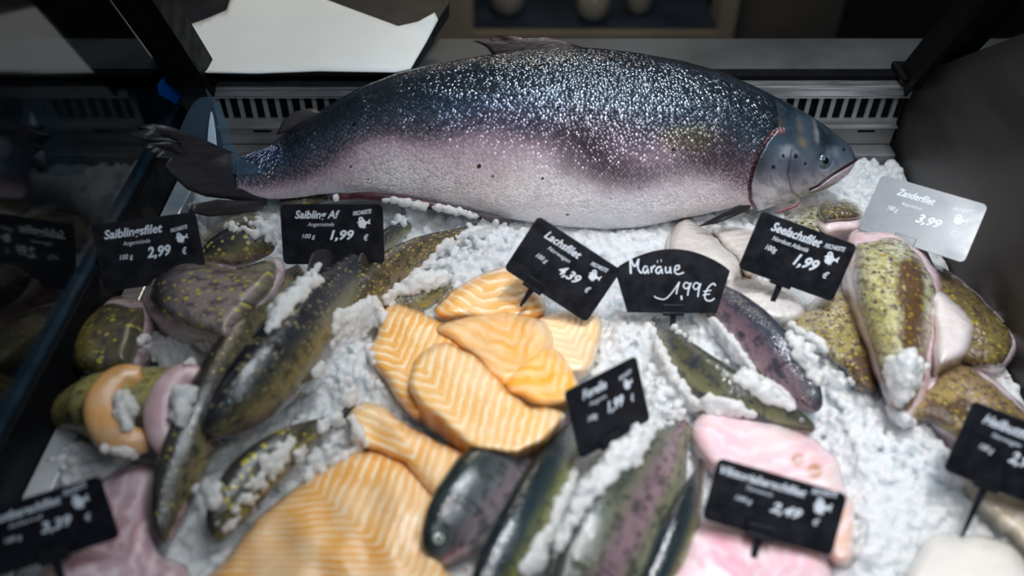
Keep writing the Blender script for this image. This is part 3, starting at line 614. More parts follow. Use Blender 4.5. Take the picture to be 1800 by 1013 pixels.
# eyes
ec = None
for s in (1, -1):
    q = onsal(*[np.array(float(v_)) for v_ in EYEC]); i = int(np.argmin(abs(xs-EYEC[0]))); r_ = 2*(EYEC[1]-ty[i])/(by[i]-ty[i])-1
    h_ = bb[i]*math.sqrt(1-r_*r_)**0.85
    fish_eye(rt, q+SN*s*(h_-0.0020), SN*s+np.array([0.22, 0, 0.05]), 0.0064, 'eye_white')
def salfin(name, pts, off, col, n=None, th=0.0009, uvd=None):
    P = np.array(pts, float); P3 = onsal(P[:, 0], P[:, 1])+SN*np.asarray(off)[..., None] if np.ndim(off) else onsal(P[:, 0], P[:, 1])+SN*off
    return slab3(name, P3, SN*th, M['fin'], rt, col=col, uvd=uvd)
salfin('tail_fin', [(452, 266), (425, 272), (395, 262), (365, 248), (330, 234), (300, 223), (268, 218), (237, 222), (262, 226), (228, 234), (226, 238), (262, 243), (295, 243), (318, 252), (290, 250), (262, 252), (246, 261), (275, 259), (256, 268), (286, 266), (268, 276), (300, 278), (288, 292), (305, 312), (330, 334), (362, 346), (400, 350), (430, 356), (470, 362), (468, 345), (452, 320)], 0.0, (0.013, 0.013, 0.018), uvd=(1, 0, 0))
salfin('dorsal_fin', [(1035, 88), (1000, 74), (960, 66), (920, 68), (905, 64), (870, 63), (884, 69), (866, 70), (858, 68), (864, 73), (830, 72), (848, 79), (856, 84), (866, 97), (900, 98), (960, 95), (1010, 92)], 0.003, (0.035, 0.018, 0.016), uvd=(1, 0, 0.2))
salfin('adipose_fin', [(575, 199), (548, 190), (520, 196), (500, 212), (489, 236), (510, 232), (530, 222), (556, 212)], 0.005, (0.035, 0.028, 0.03), th=0.0016)
i = 0
salfin('pectoral_fin', [(1303, 353), (1280, 352), (1250, 362), (1214, 380), (1208, 385), (1240, 380), (1275, 369), (1300, 361)], np.array([.030, .034, .040, .044, .044, .042, .036, .030]), (0.02, 0.018, 0.018), th=0.0012)
salfin('pelvic_fin', [(905, 386), (870, 372), (838, 366), (846, 374), (864, 386), (885, 392)], np.array([.016, .02, .026, .026, .02, .016]), (0.05, 0.045, 0.055), th=0.0012)
salfin('anal_fin', [(470, 352), (430, 352), (385, 350), (340, 358), (335, 372), (370, 380), (420, 376), (465, 366)], 0.004, (0.02, 0.016, 0.019), th=0.0013)
# open belly slit: dark red edge along the underside
P = catmull([(585, 345), (640, 340), (700, 347), (760, 357), (820, 369), (880, 384)], 40); Q = onsal(P[:, 0], P[:, 1])+SN*0.013+np.array([0, 0, -0.001])
wd = 0.0042*np.sin(np.linspace(0.15, PI-0.1, 40))**0.6; T = np.gradient(Q, axis=0); T /= np.linalg.norm(T, axis=1)[:, None]; D = np.cross(T, SN)
tt = np.arange(14)/14*2*PI; Vs = Q[:, None]+D[:, None]*(wd[:, None]*np.cos(tt))[..., None]+SN*(wd[:, None]*0.55*np.sin(tt))[..., None]
reg(mesh('belly_slit', Vs.reshape(-1, 3), grid_faces(40, 14), M['cavity'], rt))
P = [(1350, 370), (1375, 362), (1400, 352), (1392, 360), (1370, 370)]; salg = np.array(P, float)
P3 = onsal(salg[:, 0], salg[:, 1])+SN*0.012; slab3('gill_membrane', P3, SN*0.001, M['gill'], rt)

# ------------------------------------------------------------------ smaller fish
CHK = [(0, (0.02, 0.018, 0.016)), (0.25, (0.06, 0.055, 0.035)), (0.55, (0.15, 0.13, 0.06)), (0.8, (0.28, 0.22, 0.10)), (1, (0.42, 0.36, 0.27))]
CHD = [(0, (0.012, 0.013, 0.017)), (0.3, (0.035, 0.037, 0.042)), (0.5, (0.12, 0.11, 0.05)), (0.72, (0.20, 0.17, 0.07)), (0.85, (0.22, 0.16, 0.13)), (1, (0.28, 0.22, 0.20))]
CHB = [(0, (0.035, 0.025, 0.014)), (0.3, (0.10, 0.07, 0.03)), (0.6, (0.20, 0.14, 0.06)), (1, (0.33, 0.26, 0.16))]
fish('char_fish', 'brown mottled whole char with its tail pointing at the salmon belly', [(505, 705, .022), (545, 640, .022), (592, 580, .024), (645, 522, .026), (700, 470, .026), (750, 438, .024), (805, 415, .022), (850, 400, .020)], 46, (-0.5, 0.4, 1.0), CHB, 'bronze', 0.62, eye=False, group='whole chars on the left of the ice', fins=((0.45, .12, .45, 1, .2),), wscale=([0, .4, 1], [.9, 1, .9]))
fish('char_fish', 'big dark whole char with its blunt wet head resting on the others', [(364, 762, .050), (395, 733, .052), (440, 692, .053), (500, 622, .050), (560, 548, .044), (620, 488, .034), (668, 436, .024), (712, 398, .016), (745, 380, .012)], 58, (-0.35, 0.5, 1.0), CHD, 'chardark', 0.75, group='whole chars on the left of the ice', fins=((0.42, .12, .5, 1, .2),), wscale=([0, .12, .4, .6, 1], [1.3, 1.25, 1.0, .85, .8]), eyecol='eye_white', eyesz=0.09)
fish('char_fish', 'slender olive whole char hanging down beside the rolled fillets, blue sheen behind its head end', [(288, 955, .022), (296, 900, .028), (318, 822, .036), (350, 745, .042), (385, 672, .045), (422, 605, .044), (452, 548, .040), (490, 498, .032), (528, 474, .024)], 42, (-0.8, 0.1, 0.9), CHK, 'char', 0.7, group='whole chars on the left of the ice', wscale=([0, .5, 1], [1.1, .95, 1.0]), tail=False, pinkmouth=True)
fish('char_fish', 'small yellow speckled char half under ice below the big dark one', [(378, 948, .024), (398, 900, .028), (440, 842, .030), (500, 790, .030), (560, 752, .026), (600, 735, .022)], 36, (-0.6, 0.3, 0.9), CHK, 'marble', 0.7, group='whole chars on the left of the ice', wscale=([0, 1], [1.2, 1.0]))
fish('char_fish', 'dark char with its pointed snout just above the spotted char fillet', [(483, 434, .040), (455, 428, .040), (420, 432, .040), (380, 445, .038), (345, 462, .034)], 30, (0.0, 0.6, 1.0), CHD, 'charfil', 0.7, group='whole chars on the left of the ice', tail=False, wscale=([0, 1], [1.0, 1.3]))
fish('char_fish', 'char whose marbled yellow flank peeps out of the ice beside the topmost salmon piece', [(640, 560, .004), (690, 535, .010), (735, 520, .014), (772, 508, .012), (800, 495, .004)], 36, (-0.2, 0.8, 0.7), CHK, 'marble', 0.7, group='whole chars on the left of the ice', tail=False, eye=False, u0=0.25)
fish('char_fish', 'char tail end sticking out of the ice right under the salmon tail', [(500, 372, .016), (525, 362, .018), (550, 352, .02), (574, 344, .02)], 24, (0, 0.6, 1.0), CHK, 'marble', 0.6, group='whole chars on the left of the ice', tail=False, eye=False, u0=0.45)
TR1 = [(0, (0.012, 0.018, 0.018)), (0.22, (0.035, 0.05, 0.05)), (0.45, (0.12, 0.13, 0.14)), (0.6, (0.20, 0.15, 0.17)), (0.8, (0.35, 0.32, 0.33)), (1, (0.55, 0.5, 0.52))]
TR2 = [(0, (0.008, 0.014, 0.018)), (0.28, (0.02, 0.035, 0.045)), (0.42, (0.10, 0.11, 0.05)), (0.62, (0.24, 0.24, 0.06)), (0.85, (0.30, 0.29, 0.12)), (1, (0.42, 0.4, 0.3))]
TR3 = [(0, (0.035, 0.045, 0.04)), (0.25, (0.12, 0.13, 0.085)), (0.45, (0.23, 0.15, 0.17)), (0.55, (0.27, 0.17, 0.20)), (0.7, (0.17, 0.18, 0.10)), (1, (0.35, 0.35, 0.28))]
fish('trout', 'dark wet trout with a pale eye and pink lips, tucked under the salmon fillet', [(765, 990, .024), (782, 952, .028), (820, 896, .030), (875, 828, .028), (935, 775, .022), (985, 740, .014), (1020, 715, .008)], 66, (-0.75, 0.35, 0.75), TR1, 'trout', 0.62, group='trout at the front edge', pinkmouth=True, tail=False, wscale=([0, .1, .25, .5, 1], [1.2, 1.12, 1.05, .95, 1.0]), eyesz=0.15)
fish('trout', 'yellow-green flanked trout with a bright wet back, behind the small tilted price card', [(830, 1110, .026), (870, 1030, .032), (920, 940, .034), (965, 855, .030), (1000, 780, .020), (1020, 735, .010)], 58, (-0.75, 0.25, 0.8), TR2, 'trout', 0.62, group='trout at the front edge', tail=False)
fish('trout', 'broad grey-green trout with a pink stripe, widest of the front trout', [(985, 1120, .024), (1040, 1020, .030), (1090, 930, .034), (1140, 845, .032), (1175, 785, .026), (1200, 742, .016)], 88, (-0.9, 0.1, 0.6), TR3, 'trout', 0.5, group='trout at the front edge', tail=False)
fish('trout', 'narrow dark trout wedged between the broad trout and the pink fillets', [(1120, 1100, .018), (1160, 1010, .024), (1195, 930, .028), (1220, 865, .026), (1235, 815, .018)], 40, (-0.5, 0.3, 0.9), TR2, 'trout', 0.7, group='trout at the front edge', tail=False)
WH = [(0, (0.02, 0.025, 0.035)), (0.25, (0.05, 0.055, 0.08)), (0.45, (0.16, 0.10, 0.12)), (0.7, (0.30, 0.2, 0.22)), (1, (0.5, 0.4, 0.4))]
WH2 = [(0, (0.04, 0.045, 0.03)), (0.3, (0.12, 0.12, 0.06)), (0.5, (0.22, 0.21, 0.11)), (0.62, (0.06, 0.05, 0.035)), (0.75, (0.25, 0.22, 0.12)), (1, (0.4, 0.38, 0.3))]
fish('whitefish', 'dark bluish whitefish with a purplish head pointing down across the ice', [(1440, 722, .018), (1420, 700, .020), (1385, 658, .024), (1340, 610, .026), (1290, 560, .026), (1245, 520, .022), (1200, 480, .014)], 48, (0.7, 0.4, 0.8), WH, 'white', 0.62, group='whitefish beside the handwritten sign', tail=False, wscale=([0, .2, 1], [.95, 1.0, 1]), eyesz=0.09)
fish('whitefish', 'olive whitefish with a split belly lying lower than its neighbour', [(1432, 756, .016), (1400, 744, .018), (1340, 728, .020), (1270, 700, .024), (1210, 655, .024), (1170, 605, .020), (1145, 565, .012)], 50, (0.5, 0.5, 0.9), WH2, 'white', 0.55, group='whitefish beside the handwritten sign', tail=False, wscale=([0, .15, .35, 1], [.65, .75, 1.05, 1.1]), eyesz=0.08)

# ------------------------------------------------------------------ fillets
def pillow(name, outline, z0, thick, R, colf, mat, parent=None, g=4.0, stripe=None, tilt=(0, 0), zbot=None, wob=0.0, seed=1, zadd=None, smooth_out=True, power=0.5, n=70):
    """a soft slab with the given outline; z0 height of its edge, thick dome height, R px over which the edge rounds off"""
    o_ = catmull(outline, n, True) if smooth_out else np.array(outline, float)
    o_ = o_+np.stack([snoise(o_[:, 0], o_[:, 1], 0.09, seed), snoise(o_[:, 1], o_[:, 0], 0.09, seed+1)], 1)*2.2
    xs = np.arange(o_[:, 0].min(), o_[:, 0].max(), g); ys = np.arange(o_[:, 1].min(), o_[:, 1].max(), g)
    X, Y = [q.ravel() for q in np.meshgrid(xs, ys)]; lp = np.vstack([o_, o_[:1]])
    k = inside(X, Y, o_) & (seg_dist(X, Y, lp) > g*0.6)
    P = np.vstack([o_, np.stack([X[k], Y[k]], 1)])
    vs, _, fs = geometry.delaunay_2d_cdt([Vector(p) for p in P], [], [list(range(len(o_)))], 1, 1e-5)[:3]
    V2 = np.array([(q.x, q.y) for q in vs]); x, y = V2[:, 0], V2[:, 1]
    d = seg_dist(x, y, lp); s = np.clip(d/R, 0, 1); dome = (1-(1-s)**2)**power
    cx, cy = o_.mean(0)
    tl = (x-cx)*tilt[0]+(y-cy)*tilt[1]
    z = z0+thick*dome+tl+wob*snoise(x, y, 0.045, seed+5)*s+(zadd(x, y) if zadd else 0)
    zb = z0-0.006+tl*1.0 if zbot is None else np.full_like(z, zbot)
    zb = np.minimum(zb, z-0.001)
    top = at(x, y, z); edge = at(x, y, z0+tl); bot = edge.copy(); bot[:, 2] = zb; c_ = bot.mean(0)
    bot[:, :2] = c_[:2]+(bot[:, :2]-c_[:2])*0.97
    nv = len(top); F2 = []
    for f in fs:
        f = list(f); a_, b2, c2 = V2[f[0]], V2[f[1]], V2[f[2]]
        if (b2[0]-a_[0])*(c2[1]-a_[1])-(b2[1]-a_[1])*(c2[0]-a_[0]) > 0: f = f[::-1]
        F2.append(f)
    E = set((a_, c2) for f in F2 for a_, c2 in zip(f, f[1:]+f[:1]))
    F3 = F2+[[i+nv for i in f][::-1] for f in F2]+[[a_, a_+nv, c2+nv, c2] for a_, c2 in E if (c2, a_) not in E]
    Vv = np.vstack([top, bot]); col = colf(x, y, d); sv = np.zeros(nv) if stripe is None else stripe(x, y)
    return reg(mesh(name, Vv, F3, mat, parent, col=np.vstack([col, col]), uv=np.vstack([Vv[:nv, :2]+Vv[:nv, 2:3]*0.5, Vv[nv:, :2]]), stripe=np.r_[sv, sv]))
def chev(ax, ay, n1, n2, amp=0.25, seed=3):
    """stripe phase: two families of parallel lines that meet along a seam (the V pattern of salmon muscle)"""
    def f(x, y):
        p = (x-ax)*n1[0]+(y-ay)*n1[1]; q = (x-ax)*n2[0]+(y-ay)*n2[1]
        return 40+np.maximum(p, q)+amp*snoise(x, y, 0.02, seed)
    return f
def flat(c, c2=None, edge=None, er=14, seed=2):
    c = np.array(c); c2 = np.array(c2 if c2 is not None else c)
    def f(x, y, d):
        k = (0.5+0.5*np.tanh(1.6*snoise(x, y, 0.03, seed)))[:, None]; o = c*(1-k)+c2*k
        if edge is not None: e = smoothstep(er, er*0.3, d)[:, None]; o = o*(1-e)+np.array(edge)*e
        return o
    return f
OR1, OR2, OR3 = (0.86, 0.40, 0.12), (0.82, 0.46, 0.20), (0.86, 0.55, 0.34)
GS = 'salmon fillet pieces heaped in the middle'
def fil(name, label, cat, group, *a, part='flesh', **kw):
    o = pillow(name, *a, **kw); tag(o, label, cat, group); return o
SF = M['salmonflesh']
SM = M['salmonsmooth']; Y1, Y2, Y3 = (0.88, 0.42, 0.06), (0.89, 0.50, 0.14), (0.89, 0.60, 0.30)
fil('salmon_fillet', 'topmost ribbed salmon piece reaching up to the tilted price card', 'fillet', GS, [(765, 545), (795, 510), (840, 485), (890, 468), (925, 490), (950, 520), (958, 548), (930, 566), (880, 566), (820, 562), (775, 560)], 0.018, 0.012, 22, flat(Y2, Y1), SF, stripe=chev(860, 480, (0.012, 0.062), (-0.03, 0.055)), tilt=(0, -.00005), wob=.0008)
fil('salmon_fillet', 'pale salmon piece at the outer right with fine V lines, under the tilted card', 'fillet', GS, [(940, 560), (1000, 545), (1052, 555), (1056, 590), (1044, 640), (1010, 662), (965, 650), (930, 605)], 0.016, 0.010, 18, flat(Y3, (0.88, 0.68, 0.46)), SF, stripe=chev(1010, 610, (0.075, 0.03), (-0.02, 0.085)))
fil('salmon_fillet', 'left salmon piece with its corner pushed into the loose ice', 'fillet', GS, [(672, 545), (705, 535), (760, 560), (820, 585), (812, 635), (770, 690), (740, 735), (700, 705), (668, 655), (645, 617), (662, 590)], 0.020, 0.012, 18, flat(Y2, Y1), SF, stripe=chev(690, 600, (-0.02, 0.07), (0.07, 0.03)), wob=.001)
fil('salmon_fillet', 'smooth middle salmon piece with pale blotches, sloping between its neighbours', 'fillet', GS, [(765, 575), (830, 555), (900, 552), (958, 566), (972, 610), (935, 650), (890, 682), (865, 668), (820, 618), (790, 598)], 0.028, 0.012, 20, flat(Y1, Y3, seed=6), SM, stripe=chev(900, 600, (0.05, 0.02), (-0.02, 0.045), 0.5), wob=.002)
fil('salmon_fillet', 'deep orange rounded salmon piece next to the small leaning card', 'fillet', GS, [(900, 635), (945, 603), (980, 618), (1012, 662), (1019, 690), (1000, 712), (950, 718), (905, 700), (880, 672)], 0.027, 0.014, 26, flat((0.92, 0.46, 0.03), Y2, seed=9), SM, stripe=chev(960, 660, (0.055, 0.01), (0.0, 0.04), 0.6), wob=.0025)
fil('salmon_fillet', 'large striped salmon piece with bold white lines, uppermost of the heap', 'fillet', GS, [(724, 645), (745, 616), (790, 604), (838, 632), (880, 672), (925, 712), (960, 716), (992, 727), (988, 745), (955, 777), (912, 799), (860, 794), (822, 784), (775, 742), (740, 714), (720, 682)], 0.040, 0.010, 12, flat(Y2, Y3, edge=(0.90, 0.44, 0.07), er=9), SF, stripe=chev(830, 775, (0.060, 0.014), (-0.012, 0.062), 0.12), wob=.0006, zbot=0.022, n=110)
fil('salmon_fillet', 'curled salmon piece below the large striped one, with a deep orange fold', 'fillet', GS, [(612, 728), (635, 708), (672, 712), (700, 735), (750, 765), (800, 788), (850, 800), (842, 835), (815, 872), (780, 890), (745, 856), (715, 818), (660, 795), (628, 770)], 0.022, 0.014, 20, flat(Y1, Y3, seed=12), SF, stripe=chev(720, 790, (0.055, 0.02), (-0.03, 0.06), 0.35), wob=.003)
fil('salmon_fillet', 'big glistening salmon side at the front edge, pale orange with fine pale lines', 'fillet', GS, [(350, 1060), (395, 985), (450, 915), (520, 855), (580, 812), (640, 788), (700, 800), (742, 835), (772, 880), (768, 940), (785, 1000), (820, 1060), (600, 1090)], 0.016, 0.014, 30, flat((0.88, 0.54, 0.24), Y1, seed=14), SF, stripe=chev(600, 900, (0.058, 0.018), (0.0, 0.085), 0.5, 4), wob=.0025, g=5)
# saithe, white
WF = M['whiteflesh']; GW = 'white fillets by the salmon head'
fil('saithe_fillet', 'smooth white fillet leaning just behind the handwritten fan-shaped sign', 'fillet', GW, [(1172, 440), (1180, 405), (1205, 384), (1240, 400), (1275, 430), (1305, 468), (1300, 505), (1260, 500), (1200, 470)], 0.016, 0.016, 22, flat((0.66, 0.64, 0.60), (0.60, 0.54, 0.50)), WF, stripe=chev(1230, 430, (0.02, 0.03), (0, 0.02), 0.4), wob=.001)
fil('saithe_fillet', 'ribbed white fillet half hidden behind the upright printed card near the salmon chin', 'fillet', GW, [(1250, 405), (1290, 400), (1335, 412), (1345, 450), (1320, 490), (1290, 455)], 0.014, 0.012, 20, flat((0.66, 0.60, 0.56), (0.62, 0.54, 0.49)), WF, stripe=chev(1290, 430, (0.02, 0.10), (0.0, 0.09), 0.2))
fil('saithe_fillet', 'crumpled glossy white fillet with an orange-brown edge, below the printed card', 'fillet', GW, [(1268, 515), (1285, 485), (1330, 490), (1375, 505), (1412, 530), (1418, 552), (1400, 570), (1355, 574), (1310, 562), (1280, 545)], 0.018, 0.016, 22, flat((0.66, 0.62, 0.60), (0.72, 0.70, 0.70), edge=(0.66, 0.40, 0.22), er=7), WF, stripe=chev(1340, 530, (0.02, 0.06), (0.05, 0.02), 0.9), wob=.004)
# pink Victoria perch
PF = M['pinkflesh']; GP = 'pink fillets under the lower price card'
fil('perch_fillet', 'upper pink fillet below the olive whitefish, with brown marks on its far side', 'fillet', GP, [(1215, 775), (1222, 735), (1255, 714), (1310, 728), (1370, 745), (1430, 770), (1475, 820), (1490, 880), (1460, 900), (1380, 880), (1300, 850), (1245, 825)], 0.012, 0.016, 34,
    lambda x, y, d: (lambda c, k: c*(1-k)+np.array((0.45, 0.20, 0.06))*k)(flat((0.85, 0.55, 0.60), (0.84, 0.66, 0.64))(x, y, d), (smoothstep(16, 5, np.hypot(x-1402, y-808))+smoothstep(18, 6, np.hypot(x-1432, y-828)))[:, None].clip(0, .8)), PF, stripe=chev(1300, 770, (0.012, 0.03), (-.02, 0.03), 0.7), wob=.001)
fil('perch_fillet', 'narrow pale pink fillet standing beside the card at the open snowy ice', 'fillet', GP, [(1450, 870), (1480, 860), (1503, 900), (1505, 960), (1490, 995), (1460, 985), (1448, 930)], 0.012, 0.014, 20, flat((0.84, 0.62, 0.58), (0.80, 0.52, 0.42)), PF, stripe=chev(1470, 900, (0.03, 0.02), (0, 0.03), 0.5))
fil('perch_fillet', 'deep pink fillet at the front edge below the card', 'fillet', GP, [(1165, 1060), (1185, 980), (1205, 925), (1270, 900), (1340, 915), (1410, 945), (1455, 985), (1460, 1060), (1320, 1090)], 0.012, 0.018, 34, flat((0.84, 0.42, 0.52), (0.86, 0.62, 0.66), seed=7), PF, stripe=chev(1300, 960, (0.03, 0.015), (-.01, 0.02), 0.9), wob=.002)
fil('redfish_fillet', 'dusky pink fillet beside the lowest price card at the steel edge', 'fillet', GP, [(95, 960), (140, 880), (190, 835), (250, 812), (285, 835), (268, 900), (285, 975), (330, 1000), (300, 1080), (60, 1080)], 0.010, 0.016, 34, flat((0.50, 0.30, 0.34), (0.62, 0.44, 0.50)), PF, stripe=chev(200, 920, (0.03, 0.01), (0, 0.02), 0.6), wob=.002, g=5)
fil('halibut_fillet', 'creamy white fillet at the front edge in the open ice', 'fillet', 'halibut pieces at the front edge', [(1600, 1060), (1615, 965), (1650, 942), (1730, 940), (1790, 970), (1830, 1060)], 0.014, 0.014, 30, flat((0.80, 0.76, 0.68), (0.74, 0.72, 0.68)), WF, stripe=chev(1700, 960, (0.01, 0.02), (0, 0.02), 0.5))
fil('halibut_fillet', 'brown-edged halibut piece under the cropped price card', 'fillet', 'halibut pieces at the front edge', [(1640, 815), (1700, 830), (1760, 850), (1830, 880), (1830, 985), (1775, 940), (1720, 890), (1670, 850)], 0.012, 0.012, 24, flat((0.42, 0.34, 0.24), (0.62, 0.55, 0.42)), WF, stripe=chev(1750, 880, (0.02, 0.02), (0, 0.02), 0.5))

# skin-on fillets: pink flesh slab under a patterned skin
def skinfillet(name, label, outline, z0, thick, R, skincol, skinmat, fleshcol, group, grow=7, shift=(0, 0), n=70, **kw):
    o_ = np.array(outline, float); c = o_.mean(0)
    P = at(c[0], c[1], z0); r = thing(name, label, 'fillet', (P[0], P[1], max(z0-0.012, 0)), group)
    big = c+(o_-c)*(1+grow/np.abs(o_-c).mean())+np.array(shift)
    pillow('flesh', big, z0-0.005, thick*0.8, R, flat(fleshcol, tuple(x*0.85 for x in fleshcol)), M['pinkflesh'], r, g=5, zbot=max(0.0, z0-0.016), **{k: v for k, v in kw.items() if k in ('tilt', 'zadd')})
    pillow('skin', outline, z0, thick, R, skincol, skinmat, r, zbot=z0-0.003, **kw)
    return r
def zcol(base=(0.36, 0.33, 0.16), pale=(0.60, 0.58, 0.40), brown=(0.10, 0.055, 0.025), band=None, seed=4):
    def f(x, y, d):
        k = (0.5+0.5*np.tanh(2*snoise(x, y, 0.025, seed)))[:, None]; o = np.array(base)*(1-k)+np.array(pale)*k
        if band is not None:
            a_, b2, w_ = band; dd = seg_dist(x, y, [a_, b2])+6*snoise(x, y, 0.08, seed+2); q = smoothstep(w_, w_*.55, dd)[:, None]; o = o*(1-q)+np.array(brown)*q
        return o
    return f
GZ = 'skin-on zander fillets by the right side wall'
skinfillet('zander_fillet', 'low olive-brown zander fillet lying on the ice, left of the arched one', [(1372, 575), (1420, 540), (1480, 505), (1520, 520), (1535, 600), (1545, 690), (1505, 686), (1478, 650), (1430, 615)], 0.016, 0.014, 30, zcol((0.34, 0.27, 0.09), (0.40, 0.36, 0.22), band=((1500, 640), (1535, 690), 30)), M['zander'], (0.70, 0.5, 0.5), GZ, grow=2, wob=.002)
skinfillet('zander_fillet', 'arched brown zander fillet against the side wall, behind the others', [(1585, 440), (1640, 462), (1700, 505), (1750, 550), (1782, 590), (1775, 630), (1740, 648), (1690, 640), (1650, 600), (1620, 520)], 0.022, 0.020, 40, zcol((0.20, 0.16, 0.05), (0.16, 0.11, 0.05)), M['zander'], (0.78, 0.6, 0.62), GZ, grow=4, wob=.002)
pz = pillow('belly_flap', [(1638, 505), (1680, 530), (1712, 575), (1700, 622), (1668, 640), (1645, 640), (1640, 580)], 0.040, 0.012, 26, flat((0.66, 0.58, 0.60), (0.72, 0.68, 0.68)), M['whiteflesh'], None, zbot=0.03); tag(pz, 'smooth white belly strip between the two arched zander fillets', 'fillet', GZ)
skinfillet('zander_fillet', 'large arched zander fillet with a bold brown band and pink cut edges', [(1502, 428), (1535, 416), (1570, 412), (1605, 432), (1635, 470), (1648, 505), (1642, 560), (1636, 620), (1622, 690), (1590, 735), (1562, 700), (1540, 640), (1515, 560), (1500, 490)], 0.040, 0.026, 55, zcol((0.46, 0.43, 0.18), (0.66, 0.66, 0.52), brown=(0.13, 0.07, 0.03), band=((1598, 470), (1612, 720), 30)), M['zander'], (0.78, 0.52, 0.56), GZ, grow=9, wob=.0015, tilt=(0, -0.00008))
skinfillet('zander_fillet', 'yellow-brown zander fillet at the lower right with a pale pink rim', [(1585, 728), (1625, 690), (1660, 645), (1700, 640), (1745, 672), (1790, 712), (1830, 760), (1820, 800), (1740, 790), (1690, 772), (1640, 748)], 0.022, 0.016, 34, zcol((0.36, 0.26, 0.08), (0.30, 0.20, 0.12), band=((1640, 730), (1700, 720), 26)), M['zander'], (0.78, 0.58, 0.58), GZ, grow=7, shift=(-5, -3), wob=.002)
skinfillet('zander_fillet', 'small dark rolled zander end below the salmon chin, between the two printed cards', [(1438, 372), (1458, 350), (1488, 350), (1512, 366), (1515, 388), (1480, 392), (1450, 396)], 0.028, 0.020, 26, zcol((0.12, 0.10, 0.05), (0.14, 0.10, 0.07)), M['zander'], (0.74, 0.56, 0.56), GZ, grow=5, shift=(4, 16))
skinfillet('zander_fillet', 'pale greenish zander fillet sloping down behind the printed card near the salmon chin', [(1372, 392), (1400, 372), (1440, 362), (1452, 392), (1470, 430), (1450, 450), (1400, 420)], 0.014, 0.016, 24, zcol((0.42, 0.42, 0.26), (0.62, 0.62, 0.54)), M['zander'], (0.74, 0.66, 0.64), GZ, grow=3)
# char fillets on the left
GC = 'skin-on char fillets on the left'
def ccol(a=(0.13, 0.12, 0.07), b2=(0.21, 0.16, 0.15), dk=(0.03, 0.03, 0.035), dx=None, seed=3):
    def f(x, y, d):
        k = (0.5+0.5*np.tanh(1.8*snoise(x, y, 0.02, seed)))[:, None]; o = np.array(a)*(1-k)+np.array(b2)*k
        if dx: q = smoothstep(dx[1], dx[0], x)[:, None]; o = o*(1-q)+np.array(dk)*q
        return o
    return f
skinfillet('char_fillet', 'speckled char fillet close under the salmon tail, behind the tilted dim card', [(362, 425), (375, 400), (405, 382), (440, 372), (462, 385), (470, 410), (430, 425), (395, 430)], 0.020, 0.014, 22, ccol((0.30, 0.26, 0.12), (0.36, 0.30, 0.26)), M['charfil'], (0.65, 0.5, 0.5), GC, grow=3)
skinfillet('char_fillet', 'curled dark char fillet with a bright speckled rim, at the steel lip', [(122, 640), (122, 590), (145, 555), (185, 530), (225, 535), (255, 540), (258, 580), (240, 640), (215, 655), (165, 662)], 0.024, 0.026, 44, ccol((0.16, 0.14, 0.05), (0.08, 0.07, 0.05), dk=(0.26, 0.22, 0.05), dx=(120, 190)), M['charfil'], (0.30, 0.12, 0.13), GC, grow=5, shift=(6, -4))
skinfillet('char_fillet', 'big yellow-spotted char fillet draped skin up, its point at the slender olive char', [(262, 520), (275, 485), (310, 462), (360, 462), (420, 470), (475, 455), (490, 480), (462, 530), (425, 575), (398, 604), (350, 590), (300, 570), (268, 552)], 0.040, 0.022, 40, ccol((0.20, 0.18, 0.10), (0.26, 0.21, 0.20), dx=(262, 350)), M['charfil'], (0.62, 0.36, 0.40), GC, grow=5, shift=(3, 2))

# rolled char fillets: skin cone plus the thick cut rim bent into a C
def roll(label, spine, hw, rim, rimw, rimcol, zrim):
    sp = catmull(np.array(spine, float), 40); C3 = at(sp[:, 0], sp[:, 1], sp[:, 2]); u = np.linspace(0, 1, 40)
    hwm = np.interp(u, *hw)*np.linalg.norm(C3.mean(0)-O3)/F; T = np.gradient(C3, axis=0); T /= np.linalg.norm(T, axis=1)[:, None]
    D = np.array([0, .5, 1.])-(T@np.array([0, .5, 1.]))[:, None]*T; D /= np.linalg.norm(D, axis=1)[:, None]; B = np.cross(T, D)
    tt = np.arange(40)/40*2*PI; V = C3[:, None]+D[:, None]*(hwm[:, None]*.8*np.cos(tt))[..., None]+B[:, None]*(hwm[:, None]*np.sin(tt))[..., None]
    r = thing('rolled_fillet', label, 'fillet', (C3[:, 0].mean(), C3[:, 1].mean(), 0.004), 'rolled char fillets by the steel lip')
    v = np.repeat(((1-np.cos(tt))/2)[None], 40, 0).ravel(); col = ramp(v, [(0, (0.42, 0.38, 0.12)), (.35, (0.24, 0.21, 0.08)), (1, (0.06, 0.05, 0.03))])
    uv = np.stack([np.repeat(u[:, None]*np.linalg.norm(C3[-1]-C3[0]), 40, 1).ravel(), np.repeat((np.minimum(tt, 2*PI-tt)*hwm.mean())[None], 40, 0).ravel()], 1)
    reg(mesh('skin', V.reshape(-1, 3), grid_faces(40, 40), M['charfil'], r, col=col, uv=uv))
    P = catmull(np.array(rim, float), 50); R3 = at(P[:, 0], P[:, 1], P[:, 2]); T = np.gradient(R3, axis=0); T /= np.linalg.norm(T, axis=1)[:, None]
    Nn = np.array([0.25, -0.62, 0.74]); D = np.cross(T, Nn); D /= np.linalg.norm(D, axis=1)[:, None]
    rw = rimw*np.sin(np.linspace(.25, PI-.25, 50))**0.4; t2 = np.arange(24)/24*2*PI
    V = R3[:, None]+D[:, None]*(rw[:, None]*np.cos(t2))[..., None]+Nn*(rw[:, None]*.7*np.sin(t2))[..., None]; V = V.reshape(-1, 3)
    cc = np.tile(np.array(rimcol), (len(V), 1))*(1+.12*snoise(V[:, 0]*300, V[:, 1]*300, .3, 4))[:, None]
    reg(mesh('cut_rim', V, grid_faces(50, 24), M['pinkflesh'], r, col=cc, uv=V[:, :2], stripe=np.full(len(V), 0.5)))
    return r
